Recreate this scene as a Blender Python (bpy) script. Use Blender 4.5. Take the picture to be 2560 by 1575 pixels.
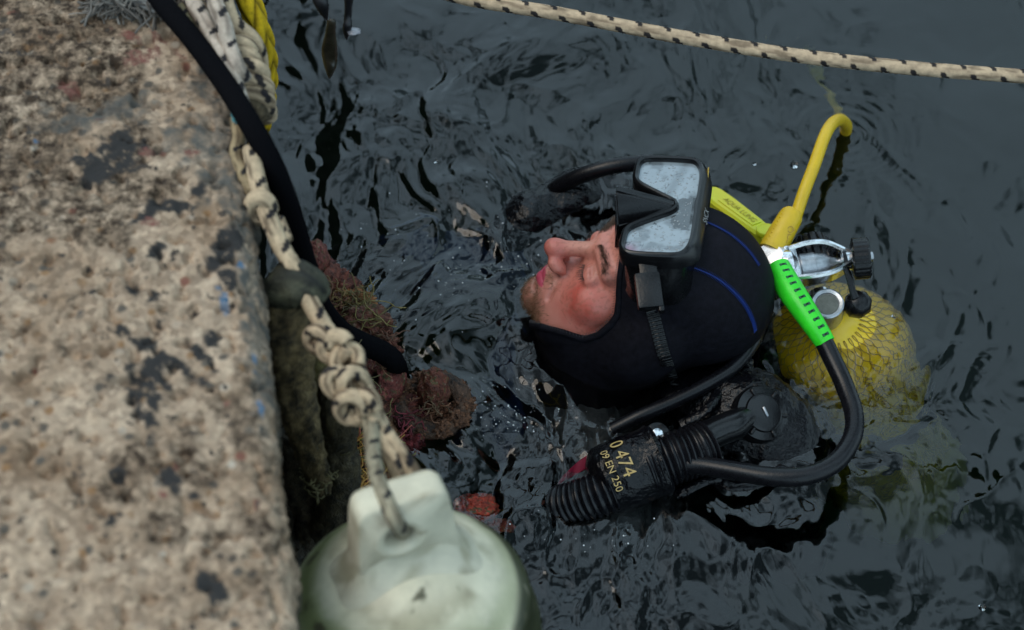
import bpy, bmesh, math, random
import numpy as np
from mathutils import Vector, Matrix
from math import radians as R_, sin, cos, pi, tan, atan2
random.seed(7); rng = np.random.default_rng(7)
for o in list(bpy.data.objects): bpy.data.objects.remove(o)
SC = bpy.context.scene; COL = SC.collection

# ------------------------------------------------------------------ camera
PITCH = R_(52.0); CH = 1.95; FPX = 5400.0
CAMP = np.array([0.0, 0.0, CH])
RT = np.array([1.0, 0, 0]); UPV = np.array([0, sin(PITCH), cos(PITCH)]); TW = np.array([0, -cos(PITCH), sin(PITCH)])
cd = bpy.data.cameras.new('camera'); cam = bpy.data.objects.new('camera', cd); COL.objects.link(cam)
cam.matrix_world = Matrix(((RT[0], UPV[0], TW[0], CAMP[0]), (RT[1], UPV[1], TW[1], CAMP[1]), (RT[2], UPV[2], TW[2], CAMP[2]), (0, 0, 0, 1)))
cd.sensor_width = 36; cd.lens = 36 * FPX / 2560; cd.clip_start = 0.05; cd.clip_end = 500
cd.dof.use_dof = True; cd.dof.focus_distance = 2.33; cd.dof.aperture_fstop = 4.5
SC.camera = cam
SC.render.engine = 'CYCLES'
SC.cycles.use_denoising = True
SC.cycles.max_bounces = 10; SC.cycles.transmission_bounces = 8; SC.cycles.glossy_bounces = 4; SC.cycles.diffuse_bounces = 3
SC.cycles.sample_clamp_indirect = 4
SC.view_settings.view_transform = 'Standard'; SC.view_settings.look = 'None'
SC.view_settings.exposure = -0.36; SC.view_settings.gamma = 1

# ------------------------------------------------------------------ world: overcast daylight sky
SUN_EL = R_(60); SUN_AZ = R_(175)       # azimuth measured from +X towards +Y
w = bpy.data.worlds.new('World'); SC.world = w; w.use_nodes = True
nt = w.node_tree; nt.nodes.clear()
def N(nt, t, **kw):
    n = nt.nodes.new(t)
    for k, v in kw.items():
        if k.startswith('i_'): n.inputs[k[2:].replace('_', ' ')].default_value = v
        else: setattr(n, k, v)
    return n
sky = N(nt, 'ShaderNodeTexSky', sky_type='NISHITA', sun_disc=False, sun_elevation=SUN_EL, sun_rotation=pi / 2 - SUN_AZ)
sky.air_density = 1.0; sky.dust_density = 3.0; sky.ozone_density = 1.5
tc = N(nt, 'ShaderNodeTexCoord')
cl = N(nt, 'ShaderNodeTexNoise'); cl.inputs['Scale'].default_value = 3.0; cl.inputs['Detail'].default_value = 4; cl.inputs['Roughness'].default_value = .55
nt.links.new(tc.outputs['Generated'], cl.inputs['Vector'])
cr = N(nt, 'ShaderNodeValToRGB'); e = cr.color_ramp.elements
e[0].position = .41; e[0].color = (.24, .27, .28, 1); e[1].position = .51; e[1].color = (1.7, 1.72, 1.74, 1)
nt.links.new(cl.outputs['Fac'], cr.inputs['Fac'])
grey = N(nt, 'ShaderNodeMixRGB', blend_type='MIX'); grey.inputs[0].default_value = .55
grey.inputs[2].default_value = (8.0, 10.9, 12.2, 1)
nt.links.new(sky.outputs[0], grey.inputs[1])
mul = N(nt, 'ShaderNodeMixRGB', blend_type='MULTIPLY'); mul.inputs[0].default_value = 1
nt.links.new(grey.outputs[0], mul.inputs[1]); nt.links.new(cr.outputs[0], mul.inputs[2])
bg = N(nt, 'ShaderNodeBackground'); bg.inputs['Strength'].default_value = .138
nt.links.new(mul.outputs[0], bg.inputs['Color'])
wo = N(nt, 'ShaderNodeOutputWorld'); nt.links.new(bg.outputs[0], wo.inputs['Surface'])
sd = bpy.data.lights.new('sun', 'SUN'); sd.energy = 1.05; sd.angle = R_(35); sd.color = (1, .87, .72)
so = bpy.data.objects.new('sun', sd); COL.objects.link(so)
sdir = Vector((cos(SUN_EL) * cos(SUN_AZ), cos(SUN_EL) * sin(SUN_AZ), sin(SUN_EL)))
so.rotation_euler = sdir.to_track_quat('Z', 'Y').to_euler(); so.location = (0, 0, 5)

# ------------------------------------------------------------------ helpers
def at(px, py, z):
    """point at height z that the photograph shows at pixel px, py"""
    d = RT * (px - 1280) / FPX + UPV * (787.5 - py) / FPX - TW
    return CAMP + d * ((z - CH) / d[2])
def atd(px, py, dist):
    d = RT * (px - 1280) / FPX + UPV * (787.5 - py) / FPX - TW
    return CAMP + d * dist
def P3(lst): return [at(*p) for p in lst]
def lin(r, g, b):
    f = lambda c: (c / 255 / 12.92) if c / 255 <= .04045 else ((c / 255 + .055) / 1.055) ** 2.4
    return (f(r), f(g), f(b))

_pr = np.random.default_rng(11); _G = _pr.normal(size=(512, 3)); _G /= np.linalg.norm(_G, axis=1)[:, None]
_PT = _pr.permutation(512)
def pn(x, y, z=0.0):
    x, y, z = np.broadcast_arrays(np.asarray(x, float), np.asarray(y, float), np.asarray(z, float))
    xi, yi, zi = np.floor(x).astype(int), np.floor(y).astype(int), np.floor(z).astype(int)
    xf, yf, zf = x - xi, y - yi, z - zi
    s = lambda t: t * t * t * (t * (t * 6 - 15) + 10)
    u, v, q = s(xf), s(yf), s(zf); out = 0
    for i in (0, 1):
        for j in (0, 1):
            for k in (0, 1):
                g = _G[_PT[(_PT[(_PT[(xi + i) & 511] + yi + j) & 511] + zi + k) & 511]]
                d = g[..., 0] * (xf - i) + g[..., 1] * (yf - j) + g[..., 2] * (zf - k)
                out = out + d * (u if i else 1 - u) * (v if j else 1 - v) * (q if k else 1 - q)
    return out * 1.5
def fbm(x, y, z=0.0, o=4, g=.5):
    a, f, t = 1, 1, 0
    for _ in range(o):
        t = t + a * pn(np.asarray(x) * f, np.asarray(y) * f, np.asarray(z) * f + _ * 7.3); a *= g; f *= 2.03
    return t
def sst(a, b, x):
    t = np.clip((x - a) / (b - a), 0, 1); return t * t * (3 - 2 * t)

def mesh_obj(name, V, F, m=None, parent=None, smooth=True, col=None, masks=None, matrix=None):
    me = bpy.data.meshes.new(name)
    V = np.asarray(V, float)
    if isinstance(F, np.ndarray) and F.ndim == 2:
        n, k = F.shape
        me.vertices.add(len(V)); me.vertices.foreach_set('co', V.ravel())
        me.loops.add(n * k); me.loops.foreach_set('vertex_index', F.astype(np.int32).ravel())
        me.polygons.add(n); me.polygons.foreach_set('loop_start', np.arange(0, n * k, k, dtype=np.int32))
        me.update(calc_edges=True); me.validate()
    else:
        me.from_pydata([tuple(v) for v in V], [], [tuple(int(i) for i in f) for f in F]); me.update()
    if smooth is True: me.polygons.foreach_set('use_smooth', [True] * len(me.polygons))
    if col is not None and len(me.vertices) == len(V):
        a = me.color_attributes.new('col', 'FLOAT_COLOR', 'POINT')
        c = np.ones((len(V), 4), np.float32); c[:, :3] = col; a.data.foreach_set('color', c.ravel())
    for k, v in (masks or {}).items():
        a = me.attributes.new(k, 'FLOAT', 'POINT'); a.data.foreach_set('value', np.asarray(v, np.float32))
    o = bpy.data.objects.new(name, me); COL.objects.link(o)
    if m: me.materials.append(m)
    if matrix is not None: o.matrix_world = matrix
    if parent is not None: o.parent = parent
    if smooth == 'auto':
        me.polygons.foreach_set('use_smooth', [True] * len(me.polygons))
        try: me.set_sharp_from_angle(angle=R_(38))
        except Exception: pass
    return o
def tag(o, label=None, cat=None, group=None, kind=None):
    for k, v in (('label', label), ('category', cat), ('group', group), ('kind', kind)):
        if v: o[k] = v
    return o
def empty(name, loc, label, cat, group=None):
    o = bpy.data.objects.new(name, None); COL.objects.link(o); o.location = tuple(loc); o.empty_display_size = .02
    bpy.context.view_layer.update()
    return tag(o, label, cat, group)
def child(root, name, V, F, m, **kw):
    """part in world coordinates parented to a root that only has a location"""
    V = np.asarray(V, float) - np.array(root_origin(root))
    if 'smooth' not in kw and 'col' not in kw and len(V) < 16000: kw['smooth'] = 'auto'
    return mesh_obj(name, V, F, m, parent=root, **kw)
def root_origin(o):
    p = Vector((0, 0, 0))
    while o is not None: p = p + o.location; o = o.parent
    return p

class MB:
    """collects shapes for one mesh"""
    def __init__(s): s.V = []; s.F = []; s.n = 0; s.C = []
    def add(s, V, F, col=None):
        V = np.asarray(V, float); s.V.append(V); s.F += [tuple(int(i) + s.n for i in f) for f in F]; s.n += len(V)
        s.C.append(np.broadcast_to(np.asarray(col if col is not None else (1, 1, 1), float), (len(V), 3))); return s
    def out(s): return np.vstack(s.V), s.F
    def col(s): return np.vstack(s.C)
    def obj(s, name, m, parent=None, **kw):
        V, F = s.out()
        if parent is not None: return child(parent, name, V, F, m, **kw)
        return mesh_obj(name, V, F, m, **kw)
def catmull(P, step=None, n=None):
    P = np.asarray(P, float); Q = np.vstack([2 * P[0] - P[1], P, 2 * P[-1] - P[-2]]); o = []
    for i in range(len(P) - 1):
        p0, p1, p2, p3 = Q[i:i + 4]; t = np.linspace(0, 1, 24, endpoint=False)[:, None]
        o.append(.5 * (2 * p1 + (p2 - p0) * t + (2 * p0 - 5 * p1 + 4 * p2 - p3) * t * t + (3 * p1 - p0 - 3 * p2 + p3) * t ** 3))
    o.append(P[-1:]); o = np.vstack(o)
    s = np.r_[0, np.cumsum(np.linalg.norm(np.diff(o[:, :3], axis=0), axis=1))]
    k = n or max(2, int(s[-1] / (step or .01)) + 1); t = np.linspace(0, s[-1], k)
    return np.array([np.interp(t, s, o[:, j]) for j in range(o.shape[1])]).T, t
def frames(C):
    T = np.gradient(C, axis=0); T /= np.linalg.norm(T, axis=1)[:, None] + 1e-12
    A = np.zeros_like(T); a = np.cross(T[0], [0, 0, 1.0]);
    if np.linalg.norm(a) < .2: a = np.cross(T[0], [0, 1.0, 0])
    a /= np.linalg.norm(a); A[0] = a
    for i in range(1, len(T)):
        a = A[i - 1] - T[i] * (A[i - 1] @ T[i]); A[i] = a / (np.linalg.norm(a) + 1e-12)
    return T, A, np.cross(T, A)
def tube_vf(C, rad, sides=16, caps=True, flat=1.0):
    """C centres; rad scalar, (n,) or (n,sides)"""
    C = np.asarray(C, float); n = len(C); T, A, B = frames(C)
    rad = np.asarray(rad, float)
    if rad.ndim == 0: rad = np.full((n, sides), float(rad))
    elif rad.ndim == 1: rad = np.repeat(rad[:, None], sides, 1)
    th = np.arange(sides) * 2 * pi / sides
    V = C[:, None] + rad[..., None] * (np.cos(th)[None, :, None] * A[:, None] + flat * np.sin(th)[None, :, None] * B[:, None])
    V = V.reshape(-1, 3); F = []
    for i in range(n - 1):
        for j in range(sides):
            a, b = i * sides + j, i * sides + (j + 1) % sides
            F.append((a, b, b + sides, a + sides))
    if caps: F.append(tuple(range(sides))[::-1]); F.append(tuple((n - 1) * sides + j for j in range(sides)))
    return V, F
def tube(pts, r, sides=16, step=.006, **kw):
    pts = np.asarray(pts, float)
    if np.ndim(r): 
        Q = np.c_[pts, np.asarray(r, float)]; C, t = catmull(Q, step); return tube_vf(C[:, :3], C[:, 3], sides, **kw)
    C, t = catmull(pts, step); return tube_vf(C, r, sides, **kw)
def lathe(prof, a, ax, sides=48, cap=True, wob=None):
    """prof list of (dist along axis, radius) from point a along ax"""
    a = np.asarray(a, float); ax = np.asarray(ax, float); ax = ax / np.linalg.norm(ax)
    u = np.cross(ax, [0, 0, 1.0]);
    if np.linalg.norm(u) < .1: u = np.cross(ax, [1.0, 0, 0])
    u /= np.linalg.norm(u); v = np.cross(ax, u); th = np.arange(sides) * 2 * pi / sides
    V = []
    for i, (d, r) in enumerate(prof):
        rr = np.full(sides, r) if wob is None else r * wob(th, d)
        V.append(a + ax * d + rr[:, None] * (np.cos(th)[:, None] * u + np.sin(th)[:, None] * v))
    V = np.vstack(V); F = []
    for i in range(len(prof) - 1):
        for j in range(sides):
            p, q = i * sides + j, i * sides + (j + 1) % sides; F.append((p, q, q + sides, p + sides))
    if cap: F.append(tuple(range(sides))[::-1]); F.append(tuple((len(prof) - 1) * sides + j for j in range(sides)))
    return V, F
def rbox(c, X, Y, Z, sx, sy, sz, r=.002, seg=2):
    """bevelled box centred c, axes X,Y,Z, full sizes"""
    bm = bmesh.new(); bmesh.ops.create_cube(bm, size=1)
    for v in bm.verts: v.co = Vector((v.co.x * sx, v.co.y * sy, v.co.z * sz))
    bmesh.ops.bevel(bm, geom=bm.edges[:], offset=r, segments=seg, affect='EDGES', profile=.6)
    V = np.array([v.co[:] for v in bm.verts]); bm.verts.index_update(); F = [tuple(v.index for v in f.verts) for f in bm.faces]; bm.free()
    M = np.array([X, Y, Z], float); M /= np.linalg.norm(M, axis=1)[:, None]
    return np.asarray(c) + V @ M, F
def prism(outline, c, X, Y, Z, z0, z1, bevel=.001):
    """extrude a 2D outline (x,y) along Z from z0 to z1 with bevelled rims"""
    o = np.asarray(outline, float); n = len(o)
    cen = o.mean(0); M = np.array([X, Y, Z], float); M /= np.linalg.norm(M, axis=1)[:, None]
    d = o - np.roll(o, 1, 0); e_ = np.roll(o, -1, 0) - o
    nn = np.c_[d[:, 1] + e_[:, 1], -(d[:, 0] + e_[:, 0])]; nn /= np.linalg.norm(nn, axis=1)[:, None] + 1e-9
    area = .5 * np.sum(o[:, 0] * np.roll(o[:, 1], -1) - np.roll(o[:, 0], -1) * o[:, 1])
    if area < 0: nn = -nn
    rings = [(o - nn * bevel, z0), (o, z0 + bevel), (o, z1 - bevel), (o - nn * bevel, z1)]
    V = np.vstack([np.c_[p, np.full(n, z)] for p, z in rings]) @ M + np.asarray(c); F = []
    for i in range(3):
        for j in range(n): F.append((i * n + j, i * n + (j + 1) % n, (i + 1) * n + (j + 1) % n, (i + 1) * n + j))
    F.append(tuple(range(n))[::-1]); F.append(tuple(3 * n + j for j in range(n)))
    return V, F
def blob(c, r, seed=0, amp=.2, freq=3.0, sub=4, fine=.05):
    bm = bmesh.new(); bmesh.ops.create_icosphere(bm, subdivisions=sub, radius=1)
    V = np.array([v.co[:] for v in bm.verts]); bm.verts.index_update(); F = [tuple(v.index for v in f.verts) for f in bm.faces]; bm.free()
    k = 1 + amp * fbm(V[:, 0] * freq + seed * 9.1, V[:, 1] * freq, V[:, 2] * freq, 3) + fine * fbm(V[:, 0] * freq * 6, V[:, 1] * freq * 6 + seed, V[:, 2] * freq * 6, 2)
    return np.asarray(c) + V * k[:, None] * np.asarray(r), F, V

# ------------------------------------------------------------------ materials
def mat(name, col=(.5, .5, .5), rough=.5, metal=0, var=0, vscale=40, bump=0, bscale=120, attr=False, coat=0, spec=.5, sss=0, tint=None, bdist=.002, crough=.08):
    m = bpy.data.materials.new(name); m.use_nodes = True; nt = m.node_tree; b = nt.nodes['Principled BSDF']
    b.inputs['Base Color'].default_value = (*col, 1); b.inputs['Roughness'].default_value = rough; b.inputs['Metallic'].default_value = metal
    b.inputs['Coat Weight'].default_value = coat; b.inputs['Coat Roughness'].default_value = crough; b.inputs['Specular IOR Level'].default_value = spec
    L = nt.links; src = None
    tc = N(nt, 'ShaderNodeTexCoord')
    if attr:
        a = N(nt, 'ShaderNodeAttribute', attribute_name='col'); src = a.outputs['Color']
    if var:
        n = N(nt, 'ShaderNodeTexNoise'); n.inputs['Scale'].default_value = vscale; n.inputs['Detail'].default_value = 6; n.inputs['Roughness'].default_value = .65
        L.new(tc.outputs['Object'], n.inputs['Vector'])
        r = N(nt, 'ShaderNodeMapRange'); r.inputs['From Min'].default_value = .3; r.inputs['From Max'].default_value = .7
        r.inputs['To Min'].default_value = 0 if tint else 1 - var; r.inputs['To Max'].default_value = var if tint else 1 + var * .6
        L.new(n.outputs['Fac'], r.inputs['Value'])
        x = N(nt, 'ShaderNodeMixRGB', blend_type='MIX' if tint else 'MULTIPLY')
        if src: L.new(src, x.inputs[1])
        else: x.inputs[1].default_value = (*col, 1)
        if tint: L.new(r.outputs[0], x.inputs[0]); x.inputs[2].default_value = (*tint, 1)
        else: x.inputs[0].default_value = 1; L.new(r.outputs[0], x.inputs[2])
        src = x.outputs[0]
        rr = N(nt, 'ShaderNodeMapRange'); rr.inputs['To Min'].default_value = max(0, rough - .12); rr.inputs['To Max'].default_value = min(1, rough + .12)
        L.new(n.outputs['Fac'], rr.inputs['Value']); L.new(rr.outputs[0], b.inputs['Roughness'])
    if src: L.new(src, b.inputs['Base Color'])
    if bump:
        n2 = N(nt, 'ShaderNodeTexNoise'); n2.inputs['Scale'].default_value = bscale; n2.inputs['Detail'].default_value = 5
        L.new(tc.outputs['Object'], n2.inputs['Vector'])
        bp = N(nt, 'ShaderNodeBump'); bp.inputs['Strength'].default_value = bump; bp.inputs['Distance'].default_value = bdist
        L.new(n2.outputs['Fac'], bp.inputs['Height']); L.new(bp.outputs[0], b.inputs['Normal'])
    if sss:
        b.inputs['Subsurface Weight'].default_value = sss; b.inputs['Subsurface Radius'].default_value = (.006, .002, .001); b.inputs['Subsurface Scale'].default_value = 1
    return m

# ------------------------------------------------------------------ signed-distance modelling
class SDF:
    def __init__(s, xs, ys, zs): s.ax = [np.asarray(a, float) for a in (xs, ys, zs)]; s.D = np.full([len(a) for a in s.ax], 9.0, np.float32)
    def block(s, lo, hi):
        sl = []
        for a, l, h in zip(s.ax, lo, hi):
            i = max(0, np.searchsorted(a, l) - 2); j = min(len(a), np.searchsorted(a, h) + 2)
            if j <= i: return None
            sl.append(slice(i, j))
        P = np.stack(np.meshgrid(*[a[q] for a, q in zip(s.ax, sl)], indexing='ij'), -1)
        return tuple(sl), P
    def op(s, f, c, rad, k, mode='u'):
        c = np.asarray(c, float); b = s.block(c - rad - k, c + rad + k)
        if b is None: return
        sl, P = b; d = f(P); a = s.D[sl]
        if mode == 'u':
            h = np.clip(k - np.abs(a - d), 0, None) / k; s.D[sl] = np.minimum(a, d) - h * h * k * .25
        else:
            d = -d; h = np.clip(k - np.abs(a - d), 0, None) / k; s.D[sl] = np.maximum(a, d) + h * h * k * .25
    def ell(s, c, r, k=.01, M=None, O=None, mode='u'):
        """ellipsoid in local frame M (rows: axes) with origin O"""
        c = np.asarray(c, float); r = np.asarray(r, float)
        M_ = np.eye(3) if M is None else M; O_ = np.zeros(3) if O is None else O
        cw = O_ + c @ M_
        def f(P):
            q = (P - cw) @ M_.T; k0 = np.linalg.norm(q / r, axis=-1); k1 = np.linalg.norm(q / (r * r), axis=-1) + 1e-9
            return k0 * (k0 - 1) / k1
        s.op(f, cw, r.max(), k, mode)
    def cap(s, a, b, ra, rb, k=.01, M=None, O=None, mode='u', sq=None):
        a = np.asarray(a, float); b = np.asarray(b, float)
        if M is not None: a = O + a @ M; b = O + b @ M
        ab = b - a; L2 = ab @ ab + 1e-12
        def f(P):
            h = np.clip(((P - a) @ ab) / L2, 0, 1); return np.linalg.norm(P - a - h[..., None] * ab, axis=-1) - (ra + (rb - ra) * h)
        s.op(f, (a + b) / 2, np.linalg.norm(ab) / 2 + max(ra, rb), k, mode)
    def mesh(s):
        D = s.D; ins = D < 0; X, Y, Z = s.ax
        c = np.zeros([n - 1 for n in D.shape], np.int8)
        for i in (0, 1):
            for j in (0, 1):
                for k in (0, 1): c += ins[i:D.shape[0] - 1 + i, j:D.shape[1] - 1 + j, k:D.shape[2] - 1 + k]
        act = (c > 0) & (c < 8); I = np.argwhere(act); idx = np.full(c.shape, -1, np.int64); idx[act] = np.arange(len(I))
        S = np.zeros((len(I), 3)); n = np.zeros(len(I))
        G = lambda o: np.stack([X[I[:, 0] + o[0]], Y[I[:, 1] + o[1]], Z[I[:, 2] + o[2]]], 1)
        Dv = lambda o: D[I[:, 0] + o[0], I[:, 1] + o[1], I[:, 2] + o[2]].astype(float)
        for a in range(3):
            for p in (0, 1):
                for q in (0, 1):
                    o0 = [0, 0, 0]; o0[(a + 1) % 3] = p; o0[(a + 2) % 3] = q; o1 = list(o0); o1[a] = 1
                    d0, d1 = Dv(o0), Dv(o1); x = (d0 < 0) != (d1 < 0); t = np.where(x, d0 / np.where(x, d0 - d1, 1), 0)[:, None]
                    S += np.where(x[:, None], G(o0) * (1 - t) + G(o1) * t, 0); n += x
        V = S / np.maximum(n, 1)[:, None]; Fs = []
        for a in range(3):
            b_, c_ = (a + 1) % 3, (a + 2) % 3
            s0 = [slice(None)] * 3; s1 = [slice(None)] * 3; s0[a] = slice(0, -1); s1[a] = slice(1, None)
            for q in (b_, c_): s0[q] = slice(1, -1); s1[q] = slice(1, -1)
            A, B = ins[tuple(s0)], ins[tuple(s1)]
            for flip, msk in ((0, A & ~B), (1, B & ~A)):
                E = np.argwhere(msk)
                if not len(E): continue
                E[:, b_] += 1; E[:, c_] += 1
                def g(db, dc):
                    e_ = E.copy(); e_[:, b_] -= db; e_[:, c_] -= dc; return idx[e_[:, 0], e_[:, 1], e_[:, 2]]
                q = np.stack([g(1, 1), g(0, 1), g(0, 0), g(1, 0)], 1)
                Fs.append(q[:, ::-1] if flip else q)
        return V, np.vstack(Fs)
def axis(lo, hi, fine_lo, fine_hi, f, c):
    a = [fine_lo]; s = f
    while a[-1] > lo: s = min(c, s * 1.25); a.append(a[-1] - s)
    a = a[::-1]; a += list(np.arange(fine_lo + f, fine_hi, f)); s = f
    while a[-1] < hi: s = min(c, s * 1.25); a.append(a[-1] + s)
    return np.array(a)
# ------------------------------------------------------------------ water
def water_h(x, y):
    wx = x + .05 * pn(x * 4.1, y * 4.1, 1.7); wy = y + .05 * pn(x * 4.1, y * 4.1, 9.2)
    wx2 = wx + .018 * pn(wx * 14, wy * 14, 3.3); wy2 = wy + .018 * pn(wx * 14, wy * 14, 5.1)
    hx, hy = DIVER[0] - .16, DIVER[1] - .02
    dd = np.hypot(x - hx, (y - hy) * .8)
    turb = .42 + .85 * sst(.36, -.12, x) * sst(2.3, 1.2, y) + .95 * np.exp(-(dd / .30) ** 2)
    turb *= 1 - .45 * sst(.30, .50, x)
    turb += .75 * np.exp(-((x - TKX) ** 2 + (y - TKY) ** 2) / .13 ** 2)
    h = .0042 * pn(wx * 6.5, wy * 5.0, .3) + .0030 * sst(.25, -.1, x) * pn(wx * 11, wy * 6.5, 2.3)
    h = h + turb * (.0058 * fbm(wx2 * 12.5, wy2 * 7.8, 2.1, 3, .46) + .00070 * fbm(wx2 * 62, wy2 * 40, 4.7, 2, .55))
    rid = 1 - np.abs(pn(wx2 * 22, wy2 * 13, 6.6)) * 2
    h = h + turb * .0012 * rid ** 3
    for (cx, cy, lam, a, fall) in RINGS:
        r = np.hypot(x - cx, y - cy); h = h + a * np.sin(r * 2 * pi / lam) * np.exp(-r / fall) * sst(0, .02, r)
    far = sst(2.5, 6, np.hypot(x, y - 1.5)); return h * (1 - far)
DIVER = np.array([.156, 1.503, .06]); TKX, TKY = at(2140, 960, 0)[:2]
RINGS = [(*at(2110, 335, 0)[:2], .013, .0005, .04), (*at(1330, 760, 0)[:2], .017, .0004, .05)]
def wgrid():
    xs = list(np.arange(-.62, .70, .0021)); ys = list(np.arange(1.06, 2.10, .0021))
    def ext(a, lo, hi):
        s = .0021
        while a[0] > lo: s *= 1.22; a.insert(0, a[0] - s)
        s = .0021
        while a[-1] < hi: s *= 1.22; a.append(a[-1] + s)
        return np.array(a)
    return ext(xs, -30, 60), ext(ys, -30, 60)
xs, ys = wgrid(); GX, GY = np.meshgrid(xs, ys, indexing='ij'); H = water_h(GX, GY)
nx, ny = GX.shape; V = np.stack([GX, GY, H], -1).reshape(-1, 3)
ii = np.arange(nx * ny).reshape(nx, ny); F = np.stack([ii[:-1, :-1], ii[1:, :-1], ii[1:, 1:], ii[:-1, 1:]], -1).reshape(-1, 4)
rim = np.r_[ii[:, 0], ii[-1, 1:], ii[::-1, -1][1:], ii[0, ::-1][1:-1]]
nb = len(V); Vb = V[rim].copy(); Vb[:, 2] = -1.5; V = np.vstack([V, Vb]); m_ = len(rim)
side = np.array([(rim[(k + 1) % m_], rim[k], nb + k, nb + (k + 1) % m_) for k in range(m_)])
F = [tuple(f) for f in np.vstack([F, side])] + [tuple(range(nb + m_ - 1, nb - 1, -1))]
wm = bpy.data.materials.new('harbour_water'); wm.use_nodes = True; nt = wm.node_tree; b = nt.nodes['Principled BSDF']
b.inputs['Base Color'].default_value = (1, 1, 1, 1); b.inputs['Roughness'].default_value = .02; b.inputs['IOR'].default_value = 1.48
b.inputs['Transmission Weight'].default_value = 1; b.inputs['Specular IOR Level'].default_value = .5
va = N(nt, 'ShaderNodeVolumeAbsorption'); va.inputs['Color'].default_value = (.30, .52, .40, 1); va.inputs['Density'].default_value = 2.6
nt.links.new(va.outputs[0], nt.nodes['Material Output'].inputs['Volume'])
water = mesh_obj('water', V, F, wm); tag(water, 'rippled grey green harbour water', None, None, 'structure')
bedm = mat('silt', (.10, .12, .095), .9, var=.4, vscale=3)
bx = np.linspace(-29, 59, 60); by = np.linspace(-29, 59, 60); BX, BY = np.meshgrid(bx, by, indexing='ij')
bz = -1.15 + .05 * fbm(BX * .8, BY * .8, 0, 3); ii = np.arange(3600).reshape(60, 60)
bed = mesh_obj('harbour_bed', np.stack([BX, BY, bz], -1).reshape(-1, 3), np.stack([ii[:-1, :-1], ii[1:, :-1], ii[1:, 1:], ii[:-1, 1:]], -1).reshape(-1, 4), bedm)
tag(bed, 'dark silt bed under the harbour water', None, None, 'structure')

# ------------------------------------------------------------------ quay
QZ = .5
E0 = at(745, 1575, QZ)[:2]; E1 = at(575, 0, QZ)[:2]; ES = (E1 - E0) / np.linalg.norm(E1 - E0); EN = np.array([ES[1], -ES[0]])
def q2w(s, n, z): return np.array([E0[0] + ES[0] * s + EN[0] * n, E0[1] + ES[1] * s + EN[1] * n, z])
def w2q(p): d = np.asarray(p)[:2] - E0; return d @ ES, d @ EN
def strands(a, lo, hi, f, g=1.2):
    a = list(a); s = f
    while a[0] > lo: s *= g; a.insert(0, a[0] - s)
    s = f
    while a[-1] < hi: s *= g; a.append(a[-1] + s)
    return np.array(a)
ss = strands(np.arange(-.12, .95, .0024), -9, 9, .0024)
ws = strands(np.arange(-.46, .16, .0024), -7, 1.75, .0024)
SS, WW = np.meshgrid(ss, ws, indexing='ij'); RAD = .022
th = np.clip(WW / RAD + pi / 4, 0, pi / 2)          # arc over the arris
nn = np.where(WW < -RAD * pi / 4, WW + RAD * pi / 4 - RAD, -RAD + RAD * np.sin(th)); zz = np.where(th <= 0, 0, -RAD + RAD * np.cos(th))
down = np.clip(WW - RAD * pi / 4, 0, None); zz = zz - down; nn = np.where(th >= pi / 2, 0 - .10 * np.clip(down - .02, 0, .25), nn)
onx, onz = np.sin(th), np.cos(th)
edge = np.exp(-(WW / .035) ** 2)
lowf = fbm(SS * 7, WW * 7, 3.0, 4); pit = fbm(SS * 60, WW * 60, 8.0, 3)
grain = fbm(SS * 210, WW * 210, 1.0, 2)
disp = .0022 * lowf + .0022 * pit + .0014 * grain + edge * (.005 * fbm(SS * 22, WW * 22, 5, 3) + .005 * (np.abs(fbm(SS * 48, WW * 30, 15, 3)) - .4) - .003)
disp -= .006 * sst(.30, .5, -pit)
wall = sst(.015, .05, WW); disp += wall * .008 * fbm(SS * 18, WW * 18, 2, 4)
near = sst(4, 1.2, np.abs(SS)) ; disp *= near
nn2 = nn + onx * disp; zz2 = zz + onz * disp
QX = E0[0] + ES[0] * SS + EN[0] * nn2; QY = E0[1] + ES[1] * SS + EN[1] * nn2; QZZ = QZ + zz2
def ellm(px, py, rx, ry=None, ang=0, z=QZ, sh=.5):
    s0, n0 = w2q(at(px, py, z)); ry = ry or rx; ds = SS - s0; dn = nn - n0
    ca, sa = cos(ang), sin(ang); a = ds * ca + dn * sa; c = -ds * sa + dn * ca
    d = np.sqrt((a / ry) ** 2 + (c / rx) ** 2) * .9 + 1.0 * fbm(SS * 55, WW * 55, px * .1, 4, .6)
    return sst(1 + sh * .4, 1 - sh * .4, d) * (zz > -.05)
tar = np.zeros_like(SS)
for a in [(300, 362, .017, .014), (318, 388, .010, .015), (240, 418, .015, .015), (250, 440, .009, .01), (395, 520, .010, .008), (450, 515, .008, .005, .4), (500, 470, .006, .008), (395, 620, .006, .010, .3),
          (362, 928, .016, .014), (400, 882, .006, .030, -.75), (345, 990, .006, .026, -.2), (505, 880, .005, .018, -.4), (525, 850, .006, .009), (425, 1200, .008, .009), (385, 1010, .004, .008), (480, 1240, .005, .005), (200, 1215, .005, .010),
          (560, 620, .010, .018, .5), (590, 590, .008, .012), (570, 700, .007, .014), (345, 545, .007, .006), (300, 1190, .006, .006), (280, 1300, .006, .006), (585, 1400, .005, .005), (530, 1480, .010, .014), (330, 720, .006, .006), (380, 735, .006, .007)]:
    tar = np.maximum(tar, ellm(*a))
grey = np.zeros_like(SS)
for a in [(510, 350, .032, .018, .1), (590, 300, .030, .030), (530, 200, .018, .02), (550, 430, .02, .028), (315, 265, .02, .015), (200, 290, .03, .012), (600, 480, .012, .05), (640, 800, .010, .09)]:
    grey = np.maximum(grey, ellm(*a, sh=1.0))
brown = sst(-.18, .30, lowf * .8 + .75 * fbm(SS * 26, WW * 26, 12, 4) + .95 * sst(.30, .55, SS) * sst(-.04, -.14, nn) - .30)
red = np.zeros_like(SS)
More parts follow.
